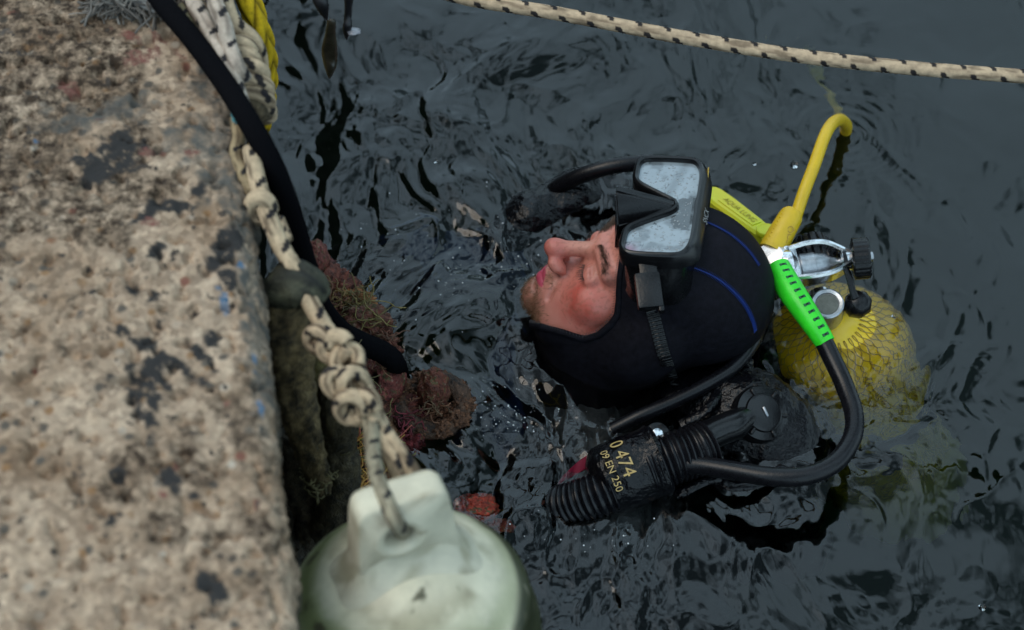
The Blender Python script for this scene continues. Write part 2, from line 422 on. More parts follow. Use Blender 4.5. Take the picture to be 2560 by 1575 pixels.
for a in [(395, 560, .008, .006), (340, 145, .012, .008), (320, 85, .010, .006, .5), (400, 95, .003, .02, -.6), (385, 120, .006, .009, -.3), (170, 220, .012, .006, .3), (375, 380, .006, .004), (568, 1005, .004, .004), (350, 150, .008, .006), (480, 380, .006, .004), (410, 1240, .004, .004)]:
    red = np.maximum(red, ellm(*a, sh=.3))
blue = np.zeros_like(SS)
for a in [(560, 740, .0025, .008, .2), (565, 765, .002, .005), (548, 715, .002, .002), (88, 355, .003, .003), (600, 660, .003, .003), (655, 1010, .0015, .008), (640, 900, .0015, .008)]:
    blue = np.maximum(blue, ellm(*a, sh=.3))
ii = np.arange(SS.size).reshape(SS.shape)
F = np.stack([ii[:-1, :-1], ii[:-1, 1:], ii[1:, 1:], ii[1:, :-1]], -1).reshape(-1, 4)[:, ::-1]
qm = bpy.data.materials.new('old_concrete'); qm.use_nodes = True; nt = qm.node_tree; b = nt.nodes['Principled BSDF']; L = nt.links
b.inputs['Roughness'].default_value = .82; b.inputs['Specular IOR Level'].default_value = .3
tc = N(nt, 'ShaderNodeTexCoord')
def attr(nm): return N(nt, 'ShaderNodeAttribute', attribute_name=nm).outputs['Fac']
def noise(sc, det=5, ro=.6):
    n = N(nt, 'ShaderNodeTexNoise'); n.inputs['Scale'].default_value = sc; n.inputs['Detail'].default_value = det; n.inputs['Roughness'].default_value = ro
    L.new(tc.outputs['Object'], n.inputs['Vector']); return n.outputs['Fac']
def ramp(src, a, b_, ca=(0, 0, 0, 1), cb=(1, 1, 1, 1)):
    r = N(nt, 'ShaderNodeValToRGB'); r.color_ramp.elements[0].position = a; r.color_ramp.elements[1].position = b_
    r.color_ramp.elements[0].color = ca; r.color_ramp.elements[1].color = cb; L.new(src, r.inputs[0]); return r.outputs[0]
def mix(f, a, b_, t='MIX'):
    x = N(nt, 'ShaderNodeMixRGB', blend_type=t)
    for i, v in enumerate((f, a, b_)):
        if isinstance(v, (tuple, float, int)): x.inputs[i].default_value = v if i == 0 else (*v, 1)
        else: L.new(v, x.inputs[i])
    return x.outputs[0]
c0 = ramp(noise(14, 6, .65), .35, .66, (.25, .170, .112, 1), (.52, .405, .305, 1))
vo = N(nt, 'ShaderNodeTexVoronoi'); vo.inputs['Scale'].default_value = 170; L.new(tc.outputs['Object'], vo.inputs['Vector'])
peb = ramp(vo.outputs['Color'], .15, .9, (.55, .50, .45, 1), (1.25, 1.2, 1.12, 1)); c0 = mix(.85, c0, peb, 'MULTIPLY')
vo2 = N(nt, 'ShaderNodeTexVoronoi'); vo2.inputs['Scale'].default_value = 88; vo2.inputs['Randomness'].default_value = 1; L.new(tc.outputs['Object'], vo2.inputs['Vector'])
sc_ = N(nt, 'ShaderNodeSeparateColor'); L.new(vo2.outputs['Color'], sc_.inputs[0]); core = ramp(vo2.outputs['Distance'], .25, .50, (1, 1, 1, 1), (0, 0, 0, 1))
def stone(ch, lo, hi, colr):
    global c0
    f_ = N(nt, 'ShaderNodeMath', operation='MULTIPLY'); L.new(ramp(sc_.outputs[ch], lo, hi), f_.inputs[0]); L.new(core, f_.inputs[1]); c0 = mix(f_.outputs[0], c0, colr)
stone(0, .955, .985, (.46, .39, .31)); stone(1, .91, .93, (.24, .13, .06)); stone(2, .93, .95, (.095, .078, .062)); stone(1, .985, .99, (.20, .08, .055))
c0 = mix(ramp(noise(420, 2), .42, .58), mix(.15, c0, (.09, .065, .045)), c0)
bm_ = N(nt, 'ShaderNodeMath', operation='MULTIPLY'); L.new(attr('brown'), bm_.inputs[0]); L.new(ramp(noise(90, 4, .7), .34, .60), bm_.inputs[1])
c0 = mix(bm_.outputs[0], c0, mix(.5, (.050, .031, .017), c0, 'MULTIPLY'))
pitf = ramp(noise(62, 3, .6), .63, .67); c0 = mix(pitf, c0, (.05, .038, .03))
c0 = mix(ramp(noise(75, 4, .6), .66, .72), c0, (.08, .065, .055))
gm = N(nt, 'ShaderNodeMath', operation='MULTIPLY'); L.new(attr('grey'), gm.inputs[0]); L.new(ramp(noise(50, 5), .25, .6), gm.inputs[1]); c0 = mix(gm.outputs[0], c0, (.085, .08, .07))
tm_ = N(nt, 'ShaderNodeMath', operation='MULTIPLY'); L.new(attr('tar'), tm_.inputs[0]); L.new(ramp(noise(130, 5, .7), .28, .42), tm_.inputs[1]); c0 = mix(tm_.outputs[0], c0, (.024, .022, .021)); rm_ = N(nt, 'ShaderNodeMath', operation='MULTIPLY'); L.new(attr('red'), rm_.inputs[0]); L.new(ramp(noise(150, 4, .7), .30, .60), rm_.inputs[1]); c0 = mix(rm_.outputs[0], c0, (.17, .065, .05)); 
c0 = mix(attr('blue'), c0, mix(.35, (.02, .12, .24), c0))
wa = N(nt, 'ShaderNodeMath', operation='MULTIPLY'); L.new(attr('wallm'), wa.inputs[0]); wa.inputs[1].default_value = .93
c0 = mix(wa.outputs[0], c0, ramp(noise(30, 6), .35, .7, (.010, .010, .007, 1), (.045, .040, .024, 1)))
L.new(c0, b.inputs['Base Color'])
bp = N(nt, 'ShaderNodeBump'); bp.inputs['Strength'].default_value = .6; bp.inputs['Distance'].default_value = .0012; L.new(noise(500, 4, .7), bp.inputs['Height'])
L.new(bp.outputs[0], b.inputs['Normal'])
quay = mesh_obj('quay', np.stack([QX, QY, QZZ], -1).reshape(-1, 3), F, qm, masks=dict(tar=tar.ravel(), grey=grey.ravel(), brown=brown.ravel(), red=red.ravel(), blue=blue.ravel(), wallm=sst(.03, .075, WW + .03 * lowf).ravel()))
tag(quay, 'weathered beige concrete quay with dark tar spots and a crumbling edge', 'quay')
# ------------------------------------------------------------------ the diver
HL = np.array([-.16, -.9667, .1978]); HF = np.array([-.699, .2524, .6693]); HX = -HL / np.linalg.norm(HL)
HF = HF - HX * (HF @ HX); HF /= np.linalg.norm(HF); HU = np.cross(HX, HF); HM = np.array([HX, HF, HU]); HC = DIVER
def h2w(p): return HC + np.asarray(p, float) @ HM
def w2h(p): return (np.asarray(p, float) - HC) @ HM.T
NECK = h2w((0, -.045, -.16)); CHEST = NECK + np.array([.015, 0, -.13]); BELLY = CHEST + np.array([.05, .01, -.26]); HIP = BELLY + np.array([.04, 0, -.16])
SHL = CHEST + np.array([.02, -.185, .075]); SHR = CHEST + np.array([.0, .185, .065])
ELL = SHL + np.array([-.13, -.08, -.22]); WRL = ELL + np.array([-.20, .10, -.10])
ELR = SHR + np.array([-.19, .06, -.13]); WRR = ELR + np.array([-.20, -.04, -.10])
KNL, KNR = HIP + np.array([-.10, -.10, -.38]), HIP + np.array([-.06, .10, -.38])
def body_sdf(S, g=0.0, limbs=True):
    S.cap(NECK, CHEST, .062 + g, .105 + g, .06)
    S.cap(CHEST + [0, -.07, 0], CHEST + [0, .07, 0], .105 + g, .105 + g, .06); S.cap(CHEST, BELLY, .125 + g, .12 + g, .05)
    S.cap(BELLY + [0, -.04, 0], HIP + [0, -.05, 0], .11 + g, .11 + g, .05); S.cap(BELLY + [0, .04, 0], HIP + [0, .05, 0], .11 + g, .11 + g, .05)
    S.cap(NECK + [0, 0, -.03], SHL, .05 + g, .058 + g, .05); S.cap(NECK + [0, 0, -.03], SHR, .05 + g, .058 + g, .05)
    for a, b_, c_ in ((SHL, ELL, WRL), (SHR, ELR, WRR)):
        S.cap(a, b_, .056 + g, .043 + g, .03); S.cap(b_, c_, .043 + g, .029 + g, .02)
    for sg, kn in ((-1, KNL), (1, KNR)):
        S.cap(HIP + [0, sg * .08, -.02], kn, .085 + g, .058 + g, .04); S.cap(kn, kn + [.12, 0, -.36], .056 + g, .036 + g, .03)
def head_sdf(S, eyes=True):
    k = dict(M=HM, O=HC)
    S.ell((0, -.012, .045), (.073, .090, .078), .01, **k); S.ell((0, .026, -.020), (.060, .060, .080), .02, **k)
    S.ell((0, .030, .040), (.060, .058, .050), .02, **k)
    S.ell((0, .042, -.080), (.046, .046, .036), .025, **k); S.ell((0, .078, -.104), (.021, .019, .016), .02, **k)
    for s in (-1, 1):
        S.ell((s * .042, .058, -.032), (.022, .022, .020), .02, **k)
        S.ell((s * .030, .055, -.065), (.026, .026, .030), .02, **k)
        S.cap((s * .012, .087, .008), (s * .043, .075, .010), .0085, .008, .012, **k)
        S.cap((s * .056, .010, -.055), (s * .038, .058, -.092), .016, .016, .02, **k)
        S.ell((s * .076, -.012, -.005), (.010, .018, .030), .006, **k)
    S.ell((0, .076, -.073), (.030, .023, .026), .018, **k)
    S.cap((0, -.02, -.06), (0, -.045, -.16), .058, .060, .03, **k)
    for s in (-1, 1): S.ell((s * .031, .098, -.015), (.0155, .014, .0125), .012, mode='s', **k)
    for s in (-1, 1):
        S.ell((s * .031, .0775, -.013), (.0150, .0108, .0115), .005, **k)
        S.cap((s * .018, .0845, -.015), (s * .043, .0810, -.016), .0024, .002, .003, **k)
        S.cap((s * .017, .0885, -.005), (s * .044, .082, -.007), .0018, .0015, .003, mode='s', **k)
    S.cap((0, .086, .000), (0, .112, -.034), .0075, .0095, .012, **k); S.ell((0, .1175, -.0395), (.0115, .0115, .0105), .008, **k)
    for s in (-1, 1):
        S.ell((s * .0135, .1035, -.0455), (.0088, .0125, .0080), .006, **k)
        S.ell((s * .0065, .1085, -.0535), (.0038, .0060, .0040), .003, mode='s', **k)
        S.cap((s * .021, .096, -.049), (s * .033, .085, -.072), .0016, .0016, .006, mode='s', **k)
    S.cap((0, .1010, -.0545), (0, .0995, -.063), .0015, .0018, .004, mode='s', **k)
    for s in (-1, 1):
        S.cap((0, .0975, -.0685), (s * .020, .0905, -.0725), .0048, .0022, .004, **k)
        S.cap((0, .0955, -.0790), (s * .018, .0895, -.0750), .0060, .0026, .004, **k)
        S.cap((0, .1035, -.0735), (s * .023, .0925, -.0735), .0011, .0008, .0015, mode='s', **k)
    S.cap((-.014, .0935, -.0885), (.014, .0935, -.0885), .0030, .0030, .008, mode='s', **k)
S = SDF(axis(-.62, .45, -.145, .075, .0015, .03) + HC[0], axis(-.42, .42, -.085, .095, .0015, .03) + HC[1], axis(-1.35, .18, -.075, .145, .0015, .03) + HC[2])
body_sdf(S); head_sdf(S)
V, F = S.mesh()
hp = w2h(V); x, y, z = hp.T; ax_ = np.abs(x)
g3 = lambda c, r: np.exp(-(((x - c[0]) / r[0]) ** 2 + ((y - c[1]) / r[1]) ** 2 + ((z - c[2]) / r[2]) ** 2))
gs = lambda c, r: g3(c, r) + g3((-c[0], c[1], c[2]), r)
colr = np.tile(np.array([.62, .245, .19]), (len(V), 1))
def tone(m_, c, a=1.0): 
    global colr; m_ = np.clip(m_ * a, 0, 1)[:, None]; colr = colr * (1 - m_) + np.array(c) * m_
nz = fbm(x * 90, y * 90, z * 90, 3)
tone(gs((.048, .062, -.035), (.026, .035, .028)) * (1 + .5 * nz), (.55, .090, .065), 1.0)
tone(g3((0, .115, -.040), (.018, .022, .020)), (.50, .105, .085), .95)
tone(g3((0, .100, -.012), (.010, .03, .016)), (.55, .27, .18), .5)
tone(gs((.031, .090, -.003), (.018, .02, .007)), (.42, .20, .145), .5)
tone(gs((.018, .088, -.018), (.006, .02, .006)), (.36, .15, .12), .5)
tone(sst(.12, .42, fbm(x * 260, y * 260, z * 260, 2)) * (z > -.06) , (.30, .10, .06), .35)
beard = np.clip(gs((.012, .092, -.106), (.032, .03, .022)) * .9 + gs((.030, .07, -.098), (.03, .03, .018)) * .5 + gs((.040, .045, -.100), (.03, .04, .018)) * .8 + gs((.016, .100, -.0625), (.016, .02, .0055)), 0, 1)
tone(beard * (1 + .9 * nz), (.34, .160, .10), .55)
lip = np.clip(sst(.0062, .0036, np.abs(z + .0755 + .0035 * 0) - (.004 - .010 * (ax_ / .022) ** 2) * 1) * sst(.0235, .020, ax_) * (y > .084) * (z > -.0865) * (z < -.0655), 0, 1)
tone(lip, (.52, .070, .12), .97)
skin = mat('skin', (.5, .25, .17), .38, attr=True, bump=.35, bscale=900, bdist=.0006, sss=.12, spec=.45)
eV = V - HC
person = mesh_obj('person', V - HC, F, skin, col=colr); person.location = HC
tag(person, 'bearded diver with red cheeks and closed eyes, head tilted back in a black hood', 'person')
def proj(S_, P, D_, n=60, t1=.0):
    pass
# hairs
def hairs(name, pts, dirs, ln, wd, mt, colf=None):
    b_ = MB()
    for p, d, l in zip(pts, dirs, ln):
        d = d / np.linalg.norm(d); q = np.cross(d, rng.normal(size=3)); q /= np.linalg.norm(q) + 1e-9; r = np.cross(d, q)
        bend = q * l * .25; V_ = []
        for t, w_ in ((0, 1), (.5, .75)):
            c = p + d * l * t + bend * t * t
            for a in (0, 2.09, 4.19): V_.append(c + wd * w_ * (q * cos(a) + r * sin(a)))
        V_.append(p + d * l + bend)
        cc = np.array(colf) * (0.6 + .9 * random.random())
        b_.add(V_, [(0, 1, 4, 3), (1, 2, 5, 4), (2, 0, 3, 5), (3, 4, 6), (4, 5, 6), (5, 3, 6)], cc)
    return b_.obj(name, mt, person, col=b_.col())
me = person.data; nrm = np.zeros(len(V) * 3); me.vertices.foreach_get('normal', nrm); nrm = nrm.reshape(-1, 3)
if (nrm[np.argmax(V[:, 2])])[2] < 0: nrm = -nrm; me.flip_normals()
hairm = mat('hair', (.1, .05, .03), .5, attr=True)
def pick(wt, n):
    p = wt / wt.sum(); return rng.choice(len(V), n, p=p)
vw = np.where(beard > .22, beard, 0) * (y > .0) * (lip < .2) * (np.abs(x) < .07) * (z < -.054)
i_ = pick(vw, 4600); dn = (HU * -1)[None] * .8 + nrm[i_] * .7 + rng.normal(size=(4600, 3)) * .3
hairs('beard', V[i_] + rng.normal(size=(4600, 3)) * .0005, dn, rng.uniform(.0025, .0055, 4600), .00016, hairm, (.22, .115, .055))
for s in (-1, 1):
    t_ = ((x * s - .029) / .019); arch = .0115 + .004 * np.clip(1 - t_ ** 2, -1, 1)
    wt = np.exp(-((z - arch) / .0026) ** 2) * (np.abs(t_) < 1) * (y > .05)
    i_ = pick(wt, 620); d = HX * s + HU * .15 + nrm[i_] * .35 + rng.normal(size=(620, 3)) * .15
    hairs('eyebrow', V[i_], d, rng.uniform(.004, .008, 620), .00016, hairm, (.10, .055, .032))
    ps, ds = [], []
    for t in np.linspace(0, 1, 30):
        p = h2w((s * (.019 + .024 * t), .0880 - .003 * t + .001 * sin(pi * t), -.0155 - .0015 * sin(pi * t))); ps.append(p); ds.append(HF * 1.0 - HU * .9 + HX * s * (t - .4) * .7 + rng.normal(size=3) * .08)
    hairs('eyelashes', ps, ds, rng.uniform(.006, .009, 30), .0003, hairm, (.02, .015, .012))

# hood (neoprene) -------------------------------------------------
def hood_sdf(S, open_=True):
    k = dict(M=HM, O=HC)
    S.ell((0, -.014, .047), (.0815, .1000, .0875), .012, **k); S.ell((0, .014, -.022), (.0720, .0620, .084), .03, **k)
    S.ell((0, .034, -.082), (.060, .056, .042), .03, **k); S.ell((0, .026, .042), (.070, .066, .056), .02, **k)
    for s in (-1, 1): S.ell((s * .075, -.014, -.010), (.020, .034, .045), .02, **k)
    S.cap((0, -.02, -.06), (0, -.045, -.15), .074, .080, .04, **k)
def cut_open(S):
    if 1:
        def f(P):
            q = (P - HC) @ HM.T; a = np.sqrt((q[..., 0] / .0700) ** 2 + ((q[..., 2] + .034) / .0900) ** 2) - 1
            return np.maximum(a * .06, .004 - q[..., 1])
        S.op(f, h2w((0, .07, -.03)), .17, .0015, 's')
HS = SDF(np.arange(-.215, .14, .0026) + HC[0], np.arange(-.115, .115, .0026) + HC[1], np.arange(-.24, .145, .0026) + HC[2])
hood_sdf(HS, False)
BH = SDF(HS.ax[0], HS.ax[1], HS.ax[2]); head_sdf(BH); HS.D = np.minimum(HS.D, BH.D - .0042)
def smooth_(D):
    for a in range(3): D = (np.roll(D, 1, a) + 2 * D + np.roll(D, -1, a)) / 4
    return D
HS.D = smooth_(smooth_(HS.D)).astype(np.float32); FULL = HS.D.copy(); cut_open(HS); Vh, Fh = HS.mesh()
neo = mat('neoprene', (.0075, .0072, .011), .7, var=.5, vscale=160, bump=.6, bscale=1100, bdist=.0005, spec=.10)
HF0 = SDF(HS.ax[0], HS.ax[1], HS.ax[2]); HF0.D = FULL
def samp(S_, p):
    o = 1; ix = []; tt = []
    for a, v in zip(S_.ax, p):
        i = int(np.clip(np.searchsorted(a, v) - 1, 0, len(a) - 2)); ix.append(i); tt.append((v - a[i]) / (a[i + 1] - a[i]))
    r = 0
    for i in (0, 1):
        for j in (0, 1):
            for k in (0, 1): r += S_.D[ix[0] + i, ix[1] + j, ix[2] + k] * (tt[0] if i else 1 - tt[0]) * (tt[1] if j else 1 - tt[1]) * (tt[2] if k else 1 - tt[2])
    return r
def onsurf(S_, p, d, t0=.16):
    """march from p + d*t0 back towards p until the surface"""
    d = np.asarray(d) / np.linalg.norm(d); t = t0
    while t > 0 and samp(S_, p + d * t) > 0: t -= .001
    a, b_ = t, t + .001
    for _ in range(12):
        m__ = (a + b_) / 2
        if samp(S_, p + d * m__) > 0: b_ = m__
        else: a = m__
    return p + d * a
hood = mesh_obj('hood', Vh - HC, Fh, neo, parent=person)
# rolled rim of the face opening and its stitching
rim = []
for t in np.linspace(0, 2 * pi, 120, endpoint=True):
    for yy in np.arange(.13, .0, -.001):
        p = h2w((.0720 * cos(t), yy, -.034 + .0920 * sin(t)))
        if samp(HF0, p) < .0005: break
    rim.append(h2w((.0718 * cos(t), max(yy, .002) - .0003, -.034 + .0918 * sin(t))))
rub = mat('black_rubber', (.005, .005, .006), .26, var=.3, vscale=90, bump=.12, bscale=300, spec=.32)
V_, F_ = tube(rim, .0038, 10, .003); child(hood, 'hood_rim', V_, F_, neo)
bs = MB()
for k_ in range(0, 118):
    a = np.array(rim[k_]); b__ = np.array(rim[k_ + 1]); o_ = (a - HC) / np.linalg.norm(a - HC)
    side_ = np.cross(b__ - a, o_); side_ /= np.linalg.norm(side_) + 1e-9
    base = a + o_ * .0012
    for q in (0, .5): 
        c = base + (b__ - a) * q; bs.add(*tube_vf([c + side_ * .0035 + o_ * .0006, c + side_ * .0065 + (b__ - a) * .3 - o_ * .001], .00035, 5))
stm = mat('dark_thread', (.035, .035, .04), .6); bs.obj('rim_stitching', stm, hood)
blue = mat('blue_thread', (.004, .030, .20), .6)
def hit(S_, px, py, z0=.30):
    p = at(px, py, z0); d = at(px, py, 0) - p; d /= np.linalg.norm(d); t = 0
    while t < .6:
        if samp(S_, p + d * t) < 0: return p + d * t, d
        t += .001
    return at(px, py, 0), d
seamh = [w2h(hit(HF0, *p)[0]) for p in [(1700, 662), (1735, 670), (1785, 692), (1826, 722), (1858, 758), (1878, 795), (1888, 828)]]
seama = [w2h(hit(HF0, *p)[0]) for p in [(1740, 548), (1775, 560), (1812, 578), (1846, 603), (1876, 634), (1896, 664)]]
for sx in (-1, 1):
    cen = np.array([0, -.012, .02]); sh, _ = catmull(np.array(seama if sx > 0 else seamh), n=120); pts = []
    for q in sh:
        d = HM.T @ (q - cen); pts.append((onsurf(HF0, h2w(cen), d), d / np.linalg.norm(d)))
    P_ = np.array([p for p, d in pts]); D_ = np.array([d for p, d in pts]); C_, s_ = catmull(np.c_[P_, D_], .00085)
    z_ = []
    for i, (c, s__) in enumerate(zip(C_, s_)):
        t = C_[min(i + 1, len(C_) - 1)][:3] - C_[max(i - 1, 0)][:3]; lat = np.cross(t, c[3:]); lat /= np.linalg.norm(lat) + 1e-9
        z_.append(c[:3] + c[3:] * .0006 + lat * .0030 * (1 if i % 2 else -1))
    b_ = MB(); b_.add(*tube_vf(z_, .00042, 5)); b_.add(*tube_vf([c[:3] + c[3:] * .0002 for c in C_[::3]], .0007, 5))
    b_.obj('seam_stitching', blue, hood)
# wetsuit with gloves
WS = SDF(np.arange(-.62, .42, .0105) + HC[0], np.arange(-.40, .42, .0105) + HC[1], np.arange(-1.3, -.02, .0105) + HC[2])
body_sdf(WS, .008); Vw, Fw = WS.mesh()
wcol = np.tile(np.array([.010, .010, .013]), (len(Vw), 1)); pan = (Vw[:, 0] < ELR[0] + .10) & (np.abs(fbm(Vw[:, 0] * 6, Vw[:, 1] * 6, Vw[:, 2] * 6, 1)) < .3); wcol[pan] = (.012, .03, .10)
wsm = mat('wetsuit', (.01, .01, .013), .55, attr=True, bump=.3, bscale=60, bdist=.01)
mesh_obj('wetsuit', Vw - HC, Fw, wsm, parent=person, col=wcol)
for (wr, el, th_) in ((WRL, ELL, 1), (WRR, ELR, -1)):
    d = (wr - el) / np.linalg.norm(wr - el); sd_ = np.cross(d, [0, 0, 1.0]); sd_ /= np.linalg.norm(sd_); up_ = np.cross(sd_, d)
    G = SDF(*[np.arange(-.15, .15, .0035) + c for c in wr + d * .09])
    G.cap(wr - d * .01, wr + d * .03, .031, .030, .01)
    for q in (-.025, -.008, .009, .025): G.cap(wr + d * .02 + sd_ * q * .6, wr + d * .085 + sd_ * q, .017, .015, .015)
    for q, l in ((-.030, .060), (-.010, .074), (.011, .068), (.030, .052)):
        a = wr + d * .088 + sd_ * q; m__ = a + d * l * .5 - up_ * .008 + sd_ * q * .1; G.cap(a, m__, .0105, .0098, .004); G.cap(m__, m__ + d * l * .4 - up_ * .022, .0098, .0085, .004)
    a = wr + d * .03 + sd_ * .025 * th_; m__ = a + d * .035 + sd_ * .030 * th_ - up_ * .01; G.cap(a, m__, .013, .011, .006); G.cap(m__, m__ + d * .030 + sd_ * .008 * th_ - up_ * .006, .011, .0095, .004)
    Vg, Fg = G.mesh(); mesh_obj('glove', Vg - HC, Fg, neo, parent=person)
# ------------------------------------------------------------------ diving mask pushed up on the forehead
def cw(v): return v[0] * RT + v[1] * UPV + v[2] * TW
MA = HL / np.linalg.norm(HL); MU = cw((.97, -.05, .17)); MU = MU - MA * (MU @ MA); MU /= np.linalg.norm(MU); MN = np.cross(MA, MU); 
if MN[2] < 0: MN = -MN
MO = HC + HF * .0859 + HU * .093 + MN * .004
def mk(a, b_, n): return MO + MA * a + MU * b_ + MN * n
half = [(0, .042), (.03, .0425), (.062, .0415), (.080, .036), (.0875, .026), (.0890, .005), (.0885, -.018), (.085, -.030), (.076, -.0355), (.060, -.0362), (.044, -.0345), (.033, -.026), (.017, -.004), (.007, .010)]
ol = np.array(half + [(0, .0135)] + [(-a, b_) for a, b_ in half[:0:-1]])
ol3, _ = catmull(np.vstack([ol, ol[:1]]), n=181); ol3 = ol3[:-1]
def inset(o, d):
    t = np.roll(o, -1, 0) - np.roll(o, 1, 0); n_ = np.c_[t[:, 1], -t[:, 0]]; n_ /= np.linalg.norm(n_, axis=1)[:, None]
    ar = .5 * np.sum(o[:, 0] * np.roll(o[:, 1], -1) - np.roll(o[:, 0], -1) * o[:, 1])
    return o + n_ * d * (-1 if ar > 0 else 1)
def loft(rings, closed=False):
    n = len(rings[0]); V = np.vstack([np.array([mk(a, b_, h) for (a, b_) in r]) if np.ndim(h) == 0 else np.array([mk(a, b_, hh) for (a, b_), hh in zip(r, h)]) for r, h in rings_(rings)]); return V
def rings_(r): return r
def loftf(rl, close=True):
    V = []; n = len(rl[0][0]); F = []
    for o, h in rl: V += [mk(a, b_, hh) for (a, b_), hh in zip(o, np.broadcast_to(h, n))]
    m__ = len(rl); lim = m__ if close else m__ - 1
    for i in range(lim):
        for j in range(n): a = i * n + j; b_ = i * n + (j + 1) % n; c = ((i + 1) % m__) * n; F.append((a, b_, c + (j + 1) % n, c + j))
    return V, F
mask = empty('diving_mask', MO, 'black diving mask with a wet foggy lens pushed up on the hood', 'diving mask')
gloss = mat('glossy_black_plastic', (.005, .005, .006), .22, var=.3, vscale=70, coat=.0, spec=.4, bump=.08, bscale=400)
fl0 = ol3 + np.c_[np.zeros(len(ol3)), .0075 * sst(.030, .040, ol3[:, 1])]
child(mask, 'frame', *loftf([(inset(fl0, -.0005), -.018), (inset(fl0 * .75 + ol3 * .25, -.001), -.010), (inset(fl0 * .15 + ol3 * .85, -.001), -.002), (inset(ol3, 0), .0005), (inset(ol3, .0022), .0018), (inset(ol3, .0050), .0008), (inset(ol3, .0060), -.002), (inset(ol3, .0060), -.010), (inset(ol3, .004), -.016)]), gloss)
# lens
lm = bpy.data.materials.new('wet_lens'); lm.use_nodes = True; nt = lm.node_tree; b = nt.nodes['Principled BSDF']; L = nt.links
tc = N(nt, 'ShaderNodeTexCoord'); b.inputs['Roughness'].default_value = .12
n1 = N(nt, 'ShaderNodeTexNoise'); n1.inputs['Scale'].default_value = 75; n1.inputs['Detail'].default_value = 7; n1.inputs['Roughness'].default_value = .75; L.new(tc.outputs['Object'], n1.inputs['Vector'])
at_ = N(nt, 'ShaderNodeAttribute', attribute_name='col')
sp = N(nt, 'ShaderNodeValToRGB'); sp.color_ramp.elements[0].position = .34; sp.color_ramp.elements[1].position = .43; sp.color_ramp.elements[0].color = (.03, .038, .045, 1); sp.color_ramp.elements[1].color = (.25, .295, .325, 1); L.new(n1.outputs[0], sp.inputs[0])
mx = N(nt, 'ShaderNodeMixRGB', blend_type='MULTIPLY'); mx.inputs[0].default_value = 1; L.new(sp.outputs[0], mx.inputs[1]); L.new(at_.outputs['Color'], mx.inputs[2]); L.new(mx.outputs[0], b.inputs['Base Color'])
b.inputs['Coat Weight'].default_value = 1; b.inputs['Coat Roughness'].default_value = .03
bp = N(nt, 'ShaderNodeBump'); bp.inputs['Strength'].default_value = .25; bp.inputs['Distance'].default_value = .0006; L.new(n1.outputs[0], bp.inputs['Height']); L.new(bp.outputs[0], b.inputs['Coat Normal'])
li = inset(ol3, .0055)
def inpoly(P, o):
    x, y = P[:, 0], P[:, 1]; c = np.zeros(len(P), bool); n = len(o)
    for i in range(n):
        x0, y0 = o[i]; x1, y1 = o[i - 1]; s_ = (y0 > y) != (y1 > y); c ^= s_ & (x < (x1 - x0) * (y - y0) / (y1 - y0 + 1e-15) + x0)
    return c
from mathutils.geometry import delaunay_2d_cdt
gx, gy = np.meshgrid(np.arange(-.09, .09, .0015), np.arange(-.04, .045, .0015)); gp = np.c_[gx.ravel(), gy.ravel()]; gp = gp[inpoly(gp, inset(ol3, .0068))]
al = np.vstack([li, gp]); nl = len(li)
dt = delaunay_2d_cdt([Vector(p) for p in al], [(i, (i + 1) % nl) for i in range(nl)], [], 1, 1e-7)
lp = np.array([v[:] for v in dt[0]]); lf = dt[2]
fog = np.ones(len(lp)); a_, b__ = lp.T
q = np.minimum(np.hypot((a_ + .004) / .016, (b__ - .030) / .0125), np.hypot((a_ - .022) / .017, (b__ - .026) / .0125)) + .35 * fbm(a_ * 120, b__ * 120, 0, 3)
fog *= 1 - .84 * sst(1.15, .9, q)
fog *= 1 - .45 * sst(.05, .5, fbm(a_ * 40, b__ * 40, 4, 3))
sm_ = sst(.010, .0, np.abs(b__ - .012 + .25 * (a_ + .05)) ) * (a_ < -.02); fog *= 1 - .35 * sm_
lc = np.array([fog, fog, fog]).T
pink_refl = sst(.058, .074, a_) * sst(-.012, -.026, b__) + sst(.068, .080, a_) * .35 * sst(0.01, -.01, b__); lc = lc * (1 - pink_refl[:, None] * np.array([.0, .50, .38]))  # pink reflection painted into the lens colour near one corner
lens = child(mask, 'lens', [mk(a, b_, -.0045) for a, b_ in lp], [tuple(f) for f in lf], lm, col=lc)
# droplets
drop = bpy.data.materials.new('water_drop'); drop.use_nodes = True; b = drop.node_tree.nodes['Principled BSDF']; b.inputs['Transmission Weight'].default_value = .9; b.inputs['Roughness'].default_value = .02; b.inputs['IOR'].default_value = 1.33
db = MB(); k = 0
while k < 240:
    a, b_ = random.uniform(-.085, .085), random.uniform(-.034, .040)
    if not inpoly(np.array([[a, b_]]), inset(ol3, .009))[0]: continue
    r = random.choice((.0005, .0006, .0008, .0012)); k += 1
    V_, F_ = lathe([(0, r), (r * .3, r * .85), (r * .5, r * .45), (r * .55, .00005)], mk(a, b_, -.0044), MN, 10); db.add(V_, F_)
db.obj('water_droplets', drop, lens)
# nose pocket
W_ = [mk(.0045, .016, .002), mk(-.0045, .016, .002), mk(.0055, -.048, .019), mk(-.0055, -.048, .019), mk(.008, .014, -.008), mk(-.008, .014, -.008), mk(.033, -.043, -.006), mk(-.033, -.043, -.006), mk(.027, -.049, -.045), mk(-.027, -.049, -.045), mk(.006, .010, -.02), mk(-.006, .010, -.02)]
bm = bmesh.new(); vs = [bm.verts.new(p) for p in W_]; bmesh.ops.convex_hull(bm, input=vs); 
bmesh.ops.bevel(bm, geom=bm.edges[:], offset=.0018, segments=3, affect='EDGES'); bm.verts.index_update()
child(mask, 'nose_pocket', [v.co[:] for v in bm.verts], [tuple(v.index for v in f.verts) for f in bm.faces], rub, smooth='auto'); bm.free()
